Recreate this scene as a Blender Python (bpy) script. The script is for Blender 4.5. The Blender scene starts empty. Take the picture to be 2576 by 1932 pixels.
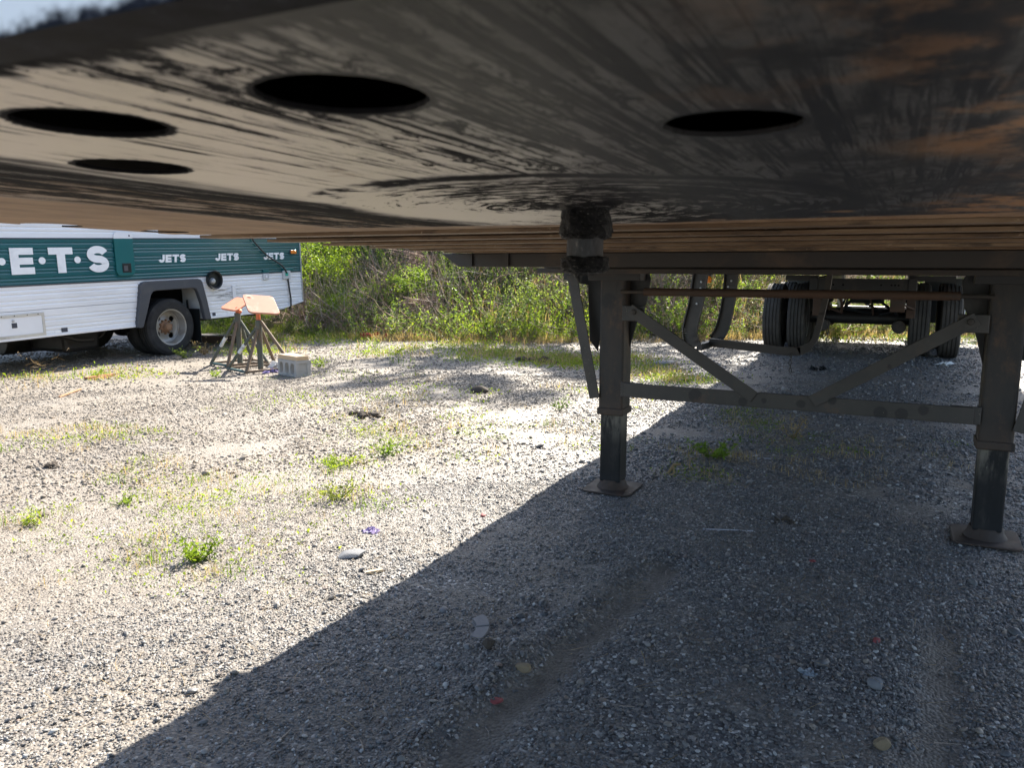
import bpy, math, random
import numpy as np
from mathutils import Vector, Matrix, Euler

R = math.radians
rng = np.random.default_rng(11)
rnd = random.Random(5)
SC = bpy.context.scene
COL = SC.collection

# ------------------------------------------------------------------ camera, sky, sun, exposure
cam_d = bpy.data.cameras.new('camera')
cam = bpy.data.objects.new('camera', cam_d)
COL.objects.link(cam)
cam.location = (0, 0, 1.3)
cam.rotation_euler = (R(90 - 8.80), 0, R(26.8))
cam_d.sensor_width = 36.0
cam_d.lens = 27.5
cam_d.clip_start = 0.02
cam_d.clip_end = 600
cam_d.dof.use_dof = True
cam_d.dof.focus_distance = 6.0
cam_d.dof.aperture_fstop = 12.0
SC.camera = cam

SUN_EL, SUN_AZ_X = R(42), -0.036          # sun stands behind the trailer's tail, a touch to the left
world = bpy.data.worlds.new('World')
SC.world = world
world.use_nodes = True
wn = world.node_tree.nodes
wl = world.node_tree.links
wn.clear()
w_out = wn.new('ShaderNodeOutputWorld')
w_bg = wn.new('ShaderNodeBackground')
w_sky = wn.new('ShaderNodeTexSky')
w_sky.sky_type = 'NISHITA'
w_sky.sun_disc = False
w_sky.sun_elevation = SUN_EL
sun_dir = Vector((SUN_AZ_X, 1.0, 0)).normalized()
w_sky.sun_rotation = math.atan2(sun_dir.x, sun_dir.y)
w_sky.air_density = 1.0
w_sky.dust_density = 1.6
w_bg.inputs['Strength'].default_value = 0.086
wl.new(w_sky.outputs[0], w_bg.inputs[0])
wl.new(w_bg.outputs[0], w_out.inputs[0])

sun_l = bpy.data.lights.new('sun', 'SUN')
sun_l.energy = 5.0
sun_l.angle = R(0.53)
sun_l.color = (1.0, 0.925, 0.81)
sun = bpy.data.objects.new('sun', sun_l)
COL.objects.link(sun)
sv = Vector((sun_dir.x * math.cos(SUN_EL), sun_dir.y * math.cos(SUN_EL), math.sin(SUN_EL)))
sun.rotation_euler = (-sv).to_track_quat('-Z', 'Y').to_euler()
sun.location = sv * 30

vs = SC.view_settings
vs.view_transform = 'Standard'
vs.look = 'None'
vs.gamma = 1.0
vs.use_curve_mapping = False
vs.exposure = 2.05
SC.render.engine = 'CYCLES'
SC.cycles.use_denoising = True
SC.cycles.max_bounces = 8
SC.cycles.diffuse_bounces = 5
SC.cycles.transparent_max_bounces = 6
SC.cycles.sample_clamp_indirect = 6.0

# ------------------------------------------------------------------ node helpers
class NT:
    def __init__(s, name):
        s.m = bpy.data.materials.new(name)
        s.m.use_nodes = True
        s.t = s.m.node_tree
        s.t.nodes.clear()
        s.out = s.t.nodes.new('ShaderNodeOutputMaterial')
        s._pos = None
    def n(s, typ, **kw):
        nd = s.t.nodes.new(typ)
        for k, v in kw.items():
            setattr(nd, k, v)
        return nd
    def link(s, a, b):
        s.t.links.new(a, b)
    def put(s, sock, v):
        if hasattr(v, 'is_output') or isinstance(v, bpy.types.NodeSocket):
            s.link(v, sock)
        elif isinstance(v, (tuple, list)) and len(v) == 3 and sock.type == 'RGBA':
            sock.default_value = (*v, 1)
        else:
            sock.default_value = v
    def pos(s):
        if s._pos is None:
            s._pos = s.n('ShaderNodeNewGeometry').outputs['Position']
        return s._pos
    def obc(s):
        return s.n('ShaderNodeTexCoord').outputs['Object']
    def vmul(s, v, vec):
        nd = s.n('ShaderNodeVectorMath', operation='MULTIPLY')
        s.put(nd.inputs[0], v); nd.inputs[1].default_value = vec
        return nd.outputs[0]
    def vadd(s, v, vec):
        nd = s.n('ShaderNodeVectorMath', operation='ADD')
        s.put(nd.inputs[0], v); s.put(nd.inputs[1], vec)
        return nd.outputs[0]
    def sep(s, v):
        nd = s.n('ShaderNodeSeparateXYZ')
        s.put(nd.inputs[0], v)
        return nd.outputs
    def comb(s, x, y, z):
        nd = s.n('ShaderNodeCombineXYZ')
        for i, q in enumerate((x, y, z)):
            s.put(nd.inputs[i], q)
        return nd.outputs[0]
    def noise(s, vec, scale, detail=4, rough=0.55, dist=0.0, color=False):
        nd = s.n('ShaderNodeTexNoise')
        s.put(nd.inputs['Vector'], vec)
        nd.inputs['Scale'].default_value = scale
        nd.inputs['Detail'].default_value = detail
        nd.inputs['Roughness'].default_value = rough
        nd.inputs['Distortion'].default_value = dist
        return nd.outputs['Color' if color else 'Fac']
    def voro(s, vec, scale, feature='F1', out='Distance', rand=1.0):
        nd = s.n('ShaderNodeTexVoronoi', feature=feature)
        s.put(nd.inputs['Vector'], vec)
        nd.inputs['Scale'].default_value = scale
        nd.inputs['Randomness'].default_value = rand
        return nd.outputs[out]
    def math(s, op, a, b=0.0, clamp=False):
        nd = s.n('ShaderNodeMath', operation=op, use_clamp=clamp)
        s.put(nd.inputs[0], a); s.put(nd.inputs[1], b)
        return nd.outputs[0]
    def mr(s, v, a, b, c=0.0, d=1.0, smooth=True):
        nd = s.n('ShaderNodeMapRange', interpolation_type='SMOOTHSTEP' if smooth else 'LINEAR')
        s.put(nd.inputs[0], v)
        for i, q in enumerate((a, b, c, d)):
            s.put(nd.inputs[i + 1], q)
        return nd.outputs[0]
    def ramp(s, fac, stops, const=False):
        nd = s.n('ShaderNodeValToRGB')
        s.put(nd.inputs[0], fac)
        cr = nd.color_ramp
        if const:
            cr.interpolation = 'CONSTANT'
        while len(cr.elements) > 1:
            cr.elements.remove(cr.elements[0])
        cr.elements[0].position = stops[0][0]
        cr.elements[0].color = (*stops[0][1], 1)
        for p, c in stops[1:]:
            e = cr.elements.new(p)
            e.color = (*c, 1)
        return nd.outputs[0]
    def mix(s, fac, a, b, mode='MIX'):
        nd = s.n('ShaderNodeMix', data_type='RGBA', blend_type=mode)
        s.put(nd.inputs['Factor'], fac)
        s.put(nd.inputs[6], a); s.put(nd.inputs[7], b)
        return nd.outputs[2]
    def bump(s, h, strength=0.3, dist=0.01):
        nd = s.n('ShaderNodeBump')
        nd.inputs['Strength'].default_value = strength
        nd.inputs['Distance'].default_value = dist
        s.put(nd.inputs['Height'], h)
        return nd.outputs[0]
    def pbsdf(s, color, rough=0.6, metal=0.0, normal=None, spec=0.5, coat=0.0):
        b = s.n('ShaderNodeBsdfPrincipled')
        s.put(b.inputs['Base Color'], color)
        s.put(b.inputs['Roughness'], rough)
        s.put(b.inputs['Metallic'], metal)
        s.put(b.inputs['Specular IOR Level'], spec)
        b.inputs['Coat Weight'].default_value = coat
        if normal is not None:
            s.link(normal, b.inputs['Normal'])
        return b.outputs[0]
    def done(s, sh):
        s.link(sh, s.out.inputs['Surface'])
        return s.m

def plain(name, col, rough=0.6, metal=0.0, var=0.15, scale=9.0, bump=0.0, spec=0.4, dirt=None, dirt_amt=0.45, streak=(1, 1, 1)):
    t = NT(name)
    p = t.vmul(t.pos(), streak)
    nz = t.noise(p, scale, 6, 0.6)
    c = t.mix(nz, tuple(x * (1 - var) for x in col), tuple(min(1, x * (1 + var)) for x in col))
    if dirt is not None:
        d = t.noise(p, scale * 0.43, 8, 0.68, 0.5)
        c = t.mix(t.math('MULTIPLY', t.mr(d, 0.5, 0.68), dirt_amt), c, dirt)
    nrm = None
    if bump:
        nrm = t.bump(t.noise(p, scale * 5, 5, 0.6), bump, 0.004)
    rr = t.mr(nz, 0.2, 0.8, rough - 0.08, rough + 0.08)
    return t.done(t.pbsdf(c, rr, metal, nrm, spec))

def leafmat(name, cols, trans=0.45, scale=3.0, rough=0.5):
    t = NT(name)
    oi = t.n('ShaderNodeObjectInfo').outputs['Random']
    nz = t.noise(t.pos(), scale, 3, 0.6)
    wn_ = t.n('ShaderNodeTexWhiteNoise', noise_dimensions='3D')
    t.link(t.vmul(t.pos(), (9, 9, 9)), wn_.inputs[0])
    f = t.math('ADD', t.math('MULTIPLY', oi, 0.5), t.math('MULTIPLY', nz, 0.7))
    f = t.math('SUBTRACT', f, 0.1)
    n = len(cols)
    c = t.ramp(f, [(i / (n - 1), cols[i]) for i in range(n)])
    p = t.pbsdf(c, rough, 0.0, None, 0.3)
    tr = t.n('ShaderNodeBsdfTranslucent')
    t.put(tr.inputs[0], t.mix(1.0, c, (1.35, 1.25, 0.7), 'MULTIPLY'))
    ms = t.n('ShaderNodeMixShader')
    ms.inputs[0].default_value = trans
    t.link(p, ms.inputs[1]); t.link(tr.outputs[0], ms.inputs[2])
    return t.done(ms.outputs[0])

# ------------------------------------------------------------------ mesh helpers
UL = {}
PIN = (-0.443, 1.122)

class MB:
    def __init__(s):
        s.v = []; s.f = []
    def add(s, vs_, fs_):
        o = len(s.v)
        s.v.extend([tuple(p) for p in vs_])
        s.f.extend([tuple(i + o for i in f) for f in fs_])
        return s
    def box(s, x0, x1, y0, y1, z0, z1):
        return s.add([(x0, y0, z0), (x1, y0, z0), (x1, y1, z0), (x0, y1, z0), (x0, y0, z1), (x1, y0, z1), (x1, y1, z1), (x0, y1, z1)],
                     [(0, 3, 2, 1), (4, 5, 6, 7), (0, 1, 5, 4), (1, 2, 6, 5), (2, 3, 7, 6), (3, 0, 4, 7)])
    def obox(s, c, ax, ay, az):
        c, ax, ay, az = map(Vector, (c, ax, ay, az))
        P = [c + i * ax + j * ay + k * az for k in (-1, 1) for (i, j) in ((-1, -1), (1, -1), (1, 1), (-1, 1))]
        return s.add(P, [(0, 3, 2, 1), (4, 5, 6, 7), (0, 1, 5, 4), (1, 2, 6, 5), (2, 3, 7, 6), (3, 0, 4, 7)])
    def beam(s, a, b, w, h, up=(0, 0, 1)):
        a, b = Vector(a), Vector(b)
        d = (b - a); L = d.length / 2; d.normalize()
        side = d.cross(Vector(up))
        if side.length < 1e-4:
            side = d.cross(Vector((1, 0, 0)))
        side.normalize()
        u = side.cross(d)
        return s.obox((a + b) / 2, d * L, side * w / 2, u * h / 2)
    def extr(s, pts, vec):
        n = len(pts); vec = Vector(vec)
        P = [Vector(p) for p in pts]
        Q = [p + vec for p in P]
        fs = [tuple(range(n))[::-1], tuple(range(n, 2 * n))]
        for i in range(n):
            j = (i + 1) % n
            fs.append((i, j, n + j, n + i))
        return s.add(P + Q, fs)
    def tube(s, path, r, n=8, caps=True):
        path = [Vector(p) for p in path]
        m = len(path)
        rs = r if isinstance(r, (list, tuple)) else [r] * m
        tang = []
        for i in range(m):
            a = path[max(0, i - 1)]; b = path[min(m - 1, i + 1)]
            tang.append((b - a).normalized())
        t0 = tang[0]
        ref = Vector((0, 0, 1)) if abs(t0.z) < 0.9 else Vector((1, 0, 0))
        u = t0.cross(ref).normalized()
        V = []
        for i in range(m):
            t = tang[i]
            u = (u - t * u.dot(t))
            if u.length < 1e-6:
                u = t.orthogonal()
            u.normalize()
            w = t.cross(u)
            for k in range(n):
                a = 2 * math.pi * k / n
                V.append(path[i] + (u * math.cos(a) + w * math.sin(a)) * rs[i])
        F = []
        for i in range(m - 1):
            for k in range(n):
                k2 = (k + 1) % n
                F.append((i * n + k, i * n + k2, (i + 1) * n + k2, (i + 1) * n + k))
        if caps:
            F.append(tuple(range(n))[::-1]); F.append(tuple(range((m - 1) * n, m * n)))
        return s.add(V, F)
    def lathe(s, prof, c, axis='x', n=32, sgn=1):
        V = []
        for (r, h) in prof:
            for k in range(n):
                a = 2 * math.pi * k / n
                p, q = r * math.cos(a), r * math.sin(a)
                if axis == 'x':
                    V.append((c[0] + sgn * h, c[1] + p, c[2] + q))
                elif axis == 'y':
                    V.append((c[0] + p, c[1] + sgn * h, c[2] + q))
                else:
                    V.append((c[0] + p, c[1] + q, c[2] + sgn * h))
        F = []
        for i in range(len(prof) - 1):
            for k in range(n):
                k2 = (k + 1) % n
                F.append((i * n + k, i * n + k2, (i + 1) * n + k2, (i + 1) * n + k))
        return s.add(V, F)
    def obj(s, name, mat, parent=None, bevel=0.0, smooth=False, label=None, cat=None, group=None, kind=None, seg=2, fix=True):
        me = bpy.data.meshes.new(name)
        A = np.array([tuple(p) for p in s.v], dtype=float)
        c = (A.min(0) + A.max(0)) / 2
        if parent is None:
            c[2] = A[:, 2].min()
        me.from_pydata([tuple(p) for p in (A - c)], [], s.f)
        if fix:
            import bmesh
            bm = bmesh.new(); bm.from_mesh(me)
            bmesh.ops.recalc_face_normals(bm, faces=bm.faces)
            bm.to_mesh(me); bm.free()
        me.materials.append(mat)
        if smooth:
            me.shade_smooth() if hasattr(me, 'shade_smooth') else None
            try:
                me.set_sharp_from_angle(angle=R(38))
            except Exception:
                pass
        o = bpy.data.objects.new(name, me)
        COL.objects.link(o)
        place(o, c, parent)
        if bevel:
            b = o.modifiers.new('bevel', 'BEVEL')
            b.width = bevel; b.segments = seg; b.limit_method = 'ANGLE'; b.angle_limit = R(35)
        tag(o, label, cat, group, kind)
        return o

def place(o, c, parent):
    c = Vector(c)
    UL[o] = c
    if parent is not None:
        o.parent = parent
        o.location = c - UL[parent]
    else:
        o.location = c

def tag(o, label=None, cat=None, group=None, kind=None):
    if label: o['label'] = label
    if cat: o['category'] = cat
    if group: o['group'] = group
    if kind: o['kind'] = kind
    return o

def empty(name, loc, parent=None, label=None, cat=None, group=None):
    o = bpy.data.objects.new(name, None)
    COL.objects.link(o)
    o.empty_display_size = 0.2
    place(o, loc, parent)
    return tag(o, label, cat, group)

def copy_to(o, delta, parent=None, label=None):
    c = o.copy()
    COL.objects.link(c)
    place(c, UL[o] + Vector(delta), parent if parent is not None else o.parent)
    if label: c['label'] = label
    return c

def copy_tree(o, delta, parent=None):
    c = copy_to(o, delta, parent)
    for ch in [q for q in bpy.data.objects if q.parent == o]:
        copy_tree(ch, delta, c)
    return c

def cut(o, cutters):
    """Subtract meshes from o for good and remove the cutters."""
    for k in cutters:
        m = o.modifiers.new('cut', 'BOOLEAN')
        m.operation = 'DIFFERENCE'; m.object = k; m.solver = 'EXACT'
    dg = bpy.context.evaluated_depsgraph_get()
    dg.update()
    me = bpy.data.meshes.new_from_object(o.evaluated_get(dg))
    mats = list(o.data.materials)
    o.modifiers.clear()
    o.data = me
    me.materials.clear()
    for m in mats:
        me.materials.append(m)
    for k in cutters:
        bpy.data.objects.remove(k)

def npmesh(name, V, F, mat, smooth=False):
    me = bpy.data.meshes.new(name)
    V = np.asarray(V, dtype=np.float32); F = np.asarray(F, dtype=np.int32)
    k = F.shape[1]
    me.vertices.add(len(V)); me.vertices.foreach_set('co', V.ravel())
    me.loops.add(F.size); me.loops.foreach_set('vertex_index', F.ravel())
    me.polygons.add(len(F))
    me.polygons.foreach_set('loop_start', np.arange(0, F.size, k, dtype=np.int32))
    me.polygons.foreach_set('loop_total', np.full(len(F), k, dtype=np.int32))
    if smooth:
        me.polygons.foreach_set('use_smooth', np.ones(len(F), dtype=bool))
    me.update(); me.validate()
    me.materials.append(mat)
    return me

# ------------------------------------------------------------------ ground height
_lat = np.random.default_rng(3).random((256, 256))
def vnoise(x, y, f, seed=0):
    x = np.asarray(x, float) * f + seed * 17.3; y = np.asarray(y, float) * f + seed * 9.1
    xi = np.floor(x).astype(int); yi = np.floor(y).astype(int)
    fx = x - xi; fy = y - yi
    fx = fx * fx * (3 - 2 * fx); fy = fy * fy * (3 - 2 * fy)
    g = lambda a, b: _lat[a % 256, b % 256]
    return (g(xi, yi) * (1 - fx) * (1 - fy) + g(xi + 1, yi) * fx * (1 - fy) + g(xi, yi + 1) * (1 - fx) * fy + g(xi + 1, yi + 1) * fx * fy) - 0.5

def sstep(a, b, x):
    t = np.clip((np.asarray(x, float) - a) / (b - a), 0, 1)
    return t * t * (3 - 2 * t)

def bank_d(x, y):
    yb = np.interp(x, [-60, -30, -14, -9.7, -8, -6, -4, -2, 0, 3, 10, 40], [9.5, 10.2, 10.8, 11.0, 11.1, 11.7, 12.8, 14.6, 16.2, 18.0, 20, 24])
    return y - yb - 0.7 * vnoise(x, y, 0.6, 2) - 0.4 * vnoise(x, y, 1.9, 7)

def seg_d(x, y, a, b):
    ax, ay = a; bx, by = b
    dx, dy = bx - ax, by - ay
    t = np.clip(((x - ax) * dx + (y - ay) * dy) / (dx * dx + dy * dy), 0, 1)
    px, py = x - (ax + t * dx), y - (ay + t * dy)
    sgn = np.sign(px * dy - py * dx)
    return np.hypot(px, py), sgn

def gz(x, y):
    x = np.asarray(x, float); y = np.asarray(y, float)
    near = 1 - sstep(9, 14, np.hypot(x, y))
    z = 0.035 * vnoise(x, y, 0.45, 1) + 0.02 * vnoise(x, y, 1.3, 4) + near * (0.010 * vnoise(x, y, 4.0, 5) + 0.006 * vnoise(x, y, 9.0, 6) + 0.006 * vnoise(x, y, 21.0, 8))
    d, s = seg_d(x, y, (-0.98, 1.6), (-0.84, 3.15))                    # wheel rut in the shade
    z = z - 0.022 * np.exp(-(d / 0.07) ** 2) + 0.020 * np.exp(-((d - 0.13) / 0.05) ** 2) * (s < 0)
    d, s = seg_d(x, y, (0.12, 1.9), (0.19, 3.05))                      # muddy hollow
    z = z - 0.020 * np.exp(-(d / 0.09) ** 2)
    z = z + 0.035 * np.exp(-(((x + 1.13) / 0.16) ** 2 + ((y - 2.13) / 0.11) ** 2))
    z = z * (1 - 0.8 * np.exp(-(np.minimum.reduce([np.hypot(x + 1.46, y - 4.18), np.hypot(x - 0.4, y - 4.18)]) / 0.3) ** 2))
    bd = bank_d(x, y)
    hgt = np.interp(x, [-40, -12, -2, 1, 3, 12], [2.6, 2.6, 2.3, 1.6, 0.7, 0.6])
    z = z + hgt * sstep(-0.2, 6.8, bd) * (1 + 0.35 * vnoise(x, y, 0.9, 3)) + 0.16 * vnoise(x, y, 2.4, 9) * sstep(0, 1.2, bd)
    return z

def g1(x, y):
    return float(gz(np.array([x]), np.array([y]))[0])

# ------------------------------------------------------------------ materials
# gravel yard
t = NT('gravel_ground')
P = t.pos()
veg = t.n('ShaderNodeAttribute', attribute_name='veg').outputs['Fac']
v1 = t.voro(P, 95, out='Color')
v1s = t.sep(v1)
vd = t.voro(P, 95)
stone = t.ramp(v1s[0], [(0.0, (0.028, 0.029, 0.032)), (0.35, (0.06, 0.062, 0.067)), (0.7, (0.12, 0.12, 0.122)), (0.9, (0.24, 0.225, 0.20)), (1.0, (0.55, 0.54, 0.52))])
dirt = t.ramp(t.noise(P, 7, 6, 0.6), [(0.3, (0.085, 0.073, 0.062)), (0.7, (0.18, 0.158, 0.134))])
dust_sun = t.n('ShaderNodeAttribute', attribute_name='dust_sun').outputs['Fac']
dm = t.mr(t.math('ADD', t.noise(P, 2.2, 7, 0.65), t.math('MULTIPLY', dust_sun, 0.10)), 0.42, 0.62)
dirt = t.mix(t.math('MULTIPLY', dust_sun, 0.8), dirt, t.ramp(t.noise(P, 11, 7, 0.65), [(0.3, (0.14, 0.121, 0.10)), (0.7, (0.245, 0.215, 0.178))]))  # pale dust to the left, also carrying that side's sunlit brightness
stone = t.mix(t.math('MULTIPLY', dust_sun, 0.5), stone, (0.205, 0.175, 0.142))
gcol = t.mix(t.math('MULTIPLY', dm, 0.75), stone, dirt)
px = t.sep(P)
clear = t.mr(t.noise(P, 1.1, 5, 0.6), 0.35, 0.65)
soil = t.ramp(t.noise(P, 5, 8, 0.7), [(0.3, (0.06, 0.046, 0.032)), (0.55, (0.13, 0.10, 0.068)), (0.75, (0.22, 0.175, 0.12))])
mud = t.n('ShaderNodeAttribute', attribute_name='mud').outputs['Fac']
gcol = t.mix(mud, gcol, t.ramp(t.noise(P, 22, 6, 0.6), [(0.3, (0.075, 0.065, 0.054)), (0.7, (0.128, 0.112, 0.093))]))
gcol = t.mix(veg, gcol, soil)
h = t.math('ADD', t.math('MULTIPLY', vd, -1.0), t.math('MULTIPLY', t.noise(P, 40, 6, 0.6), 0.6))
GRAVEL = t.done(t.pbsdf(gcol, 0.62, 0, t.bump(h, 0.6, 0.01), 0.4))

t = NT('pebble')
oi = t.n('ShaderNodeObjectInfo').outputs['Random']
pc = t.ramp(oi, [(0.0, (0.03, 0.032, 0.036)), (0.25, (0.06, 0.064, 0.072)), (0.55, (0.115, 0.12, 0.128)), (0.70, (0.16, 0.152, 0.138)), (0.78, (0.22, 0.18, 0.14)), (0.84, (0.13, 0.09, 0.075)), (0.92, (0.27, 0.262, 0.25)), (1.0, (0.46, 0.455, 0.44))])
pc = t.mix(t.math('MULTIPLY', t.noise(t.pos(), 130, 4, 0.6), 0.5), pc, (0.13, 0.12, 0.11))
pX = t.sep(t.pos())[0]
pd = t.mr(t.math('ADD', pX, t.math('MULTIPLY', t.noise(t.pos(), 0.9, 5, 0.6), 2.4)), -2.7, -0.5, 0.70, 0.0)  # pebbles paler leftward: dust, plus sunlit brightness put into the colour
pc = t.mix(pd, pc, (0.215, 0.185, 0.152))
PEBBLE = t.done(t.pbsdf(pc, t.mr(pd, 0, 0.6, 0.5, 0.75), 0, None, t.mr(pd, 0, 0.6, 0.5, 0.3)))

# trailer's greasy coupler plate: streaks run with the trailer, rings turn round the kingpin
HOLES = [(-0.303, 0.381, 0.050), (-0.520, 0.376, 0.050), (-0.688, 0.538, 0.050), (-0.115, 0.557, 0.046), (-1.68, 1.10, 0.06), (-1.64, 1.36, 0.055), (0.62, 0.70, 0.05)]
t = NT('greasy_plate')
P = t.pos()
X, Y, Z = t.sep(P)
base = t.mix(t.noise(P, 6, 5, 0.6), (0.55, 0.49, 0.42), (0.67, 0.61, 0.53))
film_shade = t.mr(t.math('ADD', X, t.math('MULTIPLY', t.noise(t.vmul(P, (20, 2.5, 1)), 1, 7, 0.7), 0.20)), -0.32, -0.10)  # darker to the right: grease film plus weaker light put into the colour
base = t.mix(t.math('MULTIPLY', film_shade, 0.93), base, t.mix(t.noise(P, 18, 7, 0.7), (0.045, 0.044, 0.042), (0.10, 0.096, 0.088)))
fine = t.noise(t.vmul(P, (120, 4.5, 1)), 1.0, 9, 0.72, 0.35)
wide = t.math('ADD', t.math('MULTIPLY', t.noise(t.vmul(P, (42, 2.2, 1)), 1.0, 8, 0.72, 0.4), 0.8), t.math('MULTIPLY', t.noise(t.vmul(P, (160, 70, 1)), 1.0, 4, 0.7), 0.2))
cover = t.noise(P, 3.2, 4, 0.6)
thr = t.mr(X, -0.72, -0.22, 0.645, 0.50)
thr = t.math('SUBTRACT', thr, t.math('MULTIPLY', t.math('SUBTRACT', cover, 0.5), 0.35))
gre = t.mr(fine, t.math('SUBTRACT', thr, 0.02), t.math('ADD', thr, 0.05))
wthr = t.mr(X, -0.75, -0.22, 0.67, 0.545)
gre = t.math('MAXIMUM', gre, t.math('MULTIPLY', t.mr(wide, t.math('SUBTRACT', wthr, 0.02), t.math('ADD', wthr, 0.07)), 0.9))
front = t.mr(t.math('ADD', Y, t.math('MULTIPLY', t.noise(t.vmul(P, (60, 16, 1)), 1, 8, 0.72), -0.08)), 0.220, 0.234, 1, 0)
gre = t.math('MAXIMUM', gre, front)
rgt = t.math('MULTIPLY', t.mr(X, -0.30, -0.05), t.mr(t.noise(t.vmul(P, (15, 9, 1)), 1.0, 9, 0.76, 0.5), 0.40, 0.58, 0.1, 0.95))  # right-hand grease, deepened to include the light falling off there
gre = t.math('MAXIMUM', gre, rgt)
# dark band toward the left where the grease was pushed aside
lb = t.math('ADD', X, t.math('MULTIPLY', t.noise(t.vmul(P, (22, 2.2, 1)), 1, 9, 0.78, 0.4), 0.36))
lband = t.math('MULTIPLY', t.mr(lb, -0.64, -0.52, 1, 0), t.mr(t.noise(t.vmul(P, (60, 4, 1)), 1, 9, 0.8, 0.3), 0.28, 0.46))
gre = t.math('MAXIMUM', gre, lband)
# rings
dx = t.math('ADD', X, -PIN[0]); dy = t.math('ADD', Y, -PIN[1])
rr = t.math('SQRT', t.math('ADD', t.math('MULTIPLY', dx, dx), t.math('MULTIPLY', dy, dy)))
ang = t.n('ShaderNodeMath', operation='ARCTAN2')
t.link(dy, ang.inputs[0]); t.link(dx, ang.inputs[1])
rn = t.noise(t.comb(t.math('MULTIPLY', rr, 30), t.math('MULTIPLY', ang.outputs[0], 1.3), 0.0), 1.0, 9, 0.75, 1.6)
rn = t.math('ADD', rn, t.math('MULTIPLY', t.math('SUBTRACT', t.noise(P, 60, 6, 0.7), 0.5), 0.35))
patchy = t.math('MULTIPLY', t.math('SUBTRACT', t.noise(P, 5.5, 5, 0.65), 0.5), 0.5)
rn = t.math('ADD', rn, patchy)
ring_in = t.mr(t.math('ADD', rr, t.math('MULTIPLY', t.noise(P, 12, 6, 0.7), 0.08)), 0.36, 0.43, 1, 0)
lo = t.mr(X, -0.80, -0.30, 0.60, 0.43)
rcov = t.mr(rn, lo, t.math('ADD', lo, 0.07))
gre = t.mix(ring_in, gre, rcov)
wob = t.math('MULTIPLY', t.noise(P, 9, 7, 0.72), 0.09)
rim = t.mr(t.math('ABSOLUTE', t.math('SUBTRACT', t.math('ADD', rr, wob), 0.425)), 0.008, 0.032, 1, 0)
rim = t.math('MULTIPLY', rim, t.mr(t.math('ADD', t.noise(P, 7, 6, 0.7), t.mr(X, -0.9, -0.1, -0.05, 0.26)), 0.44, 0.54))
gre = t.math('MAXIMUM', gre, rim)
near_pin = t.mr(t.math('ADD', rr, t.math('MULTIPLY', t.noise(P, 25, 5, 0.7), 0.05)), 0.055, 0.10, 1, 0)
gre = t.math('MAXIMUM', gre, near_pin)
# clotted grease: ragged clumps, thickest in the middle of the lane and round the holes
cl = t.noise(t.vmul(P, (60, 26, 1)), 1.0, 9, 0.78, 0.6)
lane = t.mr(t.math('ABSOLUTE', t.math('ADD', X, 0.27)), 0.04, 0.30, 0.52, 0.665)
clump = t.mr(cl, lane, t.math('ADD', lane, 0.035))
gre = t.math('MAXIMUM', gre, t.math('MULTIPLY', clump, t.math('SUBTRACT', 1.0, t.math('MULTIPLY', ring_in, 0.6))))
hd = None
for hx, hy, hr in HOLES[:4]:
    ex = t.math('ADD', X, -hx); ey = t.math('ADD', Y, -hy)
    q = t.math('SUBTRACT', t.math('SQRT', t.math('ADD', t.math('MULTIPLY', ex, ex), t.math('MULTIPLY', ey, ey))), hr)
    hd = q if hd is None else t.math('MINIMUM', hd, q)
lip = t.mr(t.math('SUBTRACT', hd, t.math('MULTIPLY', t.math('SUBTRACT', t.noise(P, 130, 6, 0.75), 0.5), 0.016)), 0.0035, 0.0075, 1, 0)
gre = t.math('MAXIMUM', gre, lip)
col = t.mix(gre, base, t.mix(t.noise(P, 30, 6, 0.7), (0.006, 0.006, 0.008), (0.030, 0.028, 0.027)))
# rust-brown primer where the grease never reached
rust = t.ramp(t.noise(t.vmul(P, (6, 2, 1)), 3.0, 8, 0.65), [(0.3, (0.22, 0.115, 0.05)), (0.6, (0.38, 0.22, 0.105)), (0.8, (0.48, 0.31, 0.17))])
lx = t.math('ADD', X, t.math('MULTIPLY', t.noise(t.vmul(P, (7, 3, 1)), 1, 5, 0.6), 0.12))
lmask = t.mr(lx, -1.08, -1.02, 1, 0)
bk = t.mr(t.math('ADD', t.math('ADD', Y, t.math('MULTIPLY', t.math('SQRT', t.math('MULTIPLY', dx, dx)), 0.1)), t.math('MULTIPLY', t.noise(P, 8, 5, 0.6), 0.05)), 1.465, 1.50)
rpat = t.math('MULTIPLY', t.math('SUBTRACT', 1.0, t.math('MULTIPLY', ring_in, 0.9)), t.math('MULTIPLY', t.mr(t.math('ADD', X, t.math('MULTIPLY', t.noise(P, 2.5, 3, 0.5), 0.5)), 0.20, 0.36), t.mr(t.noise(P, 9, 9, 0.75), 0.46, 0.58, 0, 0.8)))
spot = t.math('MULTIPLY', t.mr(t.noise(t.vadd(P, (4.0, 2.0, 0.0)), 5.5, 4, 0.6), 0.68, 0.73), t.mr(X, -0.9, -0.2, 0.2, 0.8))
lb2 = t.math('MULTIPLY', t.math('MULTIPLY', t.mr(lb, -0.78, -0.66, 1, 0), t.mr(t.noise(t.vmul(P, (22, 5, 1)), 1.0, 8, 0.75), 0.48, 0.60)), 0.75)
rm = t.math('MAXIMUM', t.math('MAXIMUM', lmask, bk), t.math('MAXIMUM', t.math('MAXIMUM', rpat, lb2), spot))
rust = t.mix(t.math('MULTIPLY', rpat, 0.8), rust, (0.62, 0.29, 0.10))
chip = t.mr(t.noise(t.vmul(P, (10, 40, 1)), 2.0, 5, 0.7), 0.68, 0.72)
rust = t.mix(chip, rust, (0.03, 0.026, 0.022))
col = t.mix(rm, col, rust)
gl = t.math('MULTIPLY', gre, t.math('SUBTRACT', 1.0, rm))
rough = t.mr(gl, 0, 1, 0.40, t.mr(film_shade, 0, 1, 0.8, 0.5))
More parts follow.
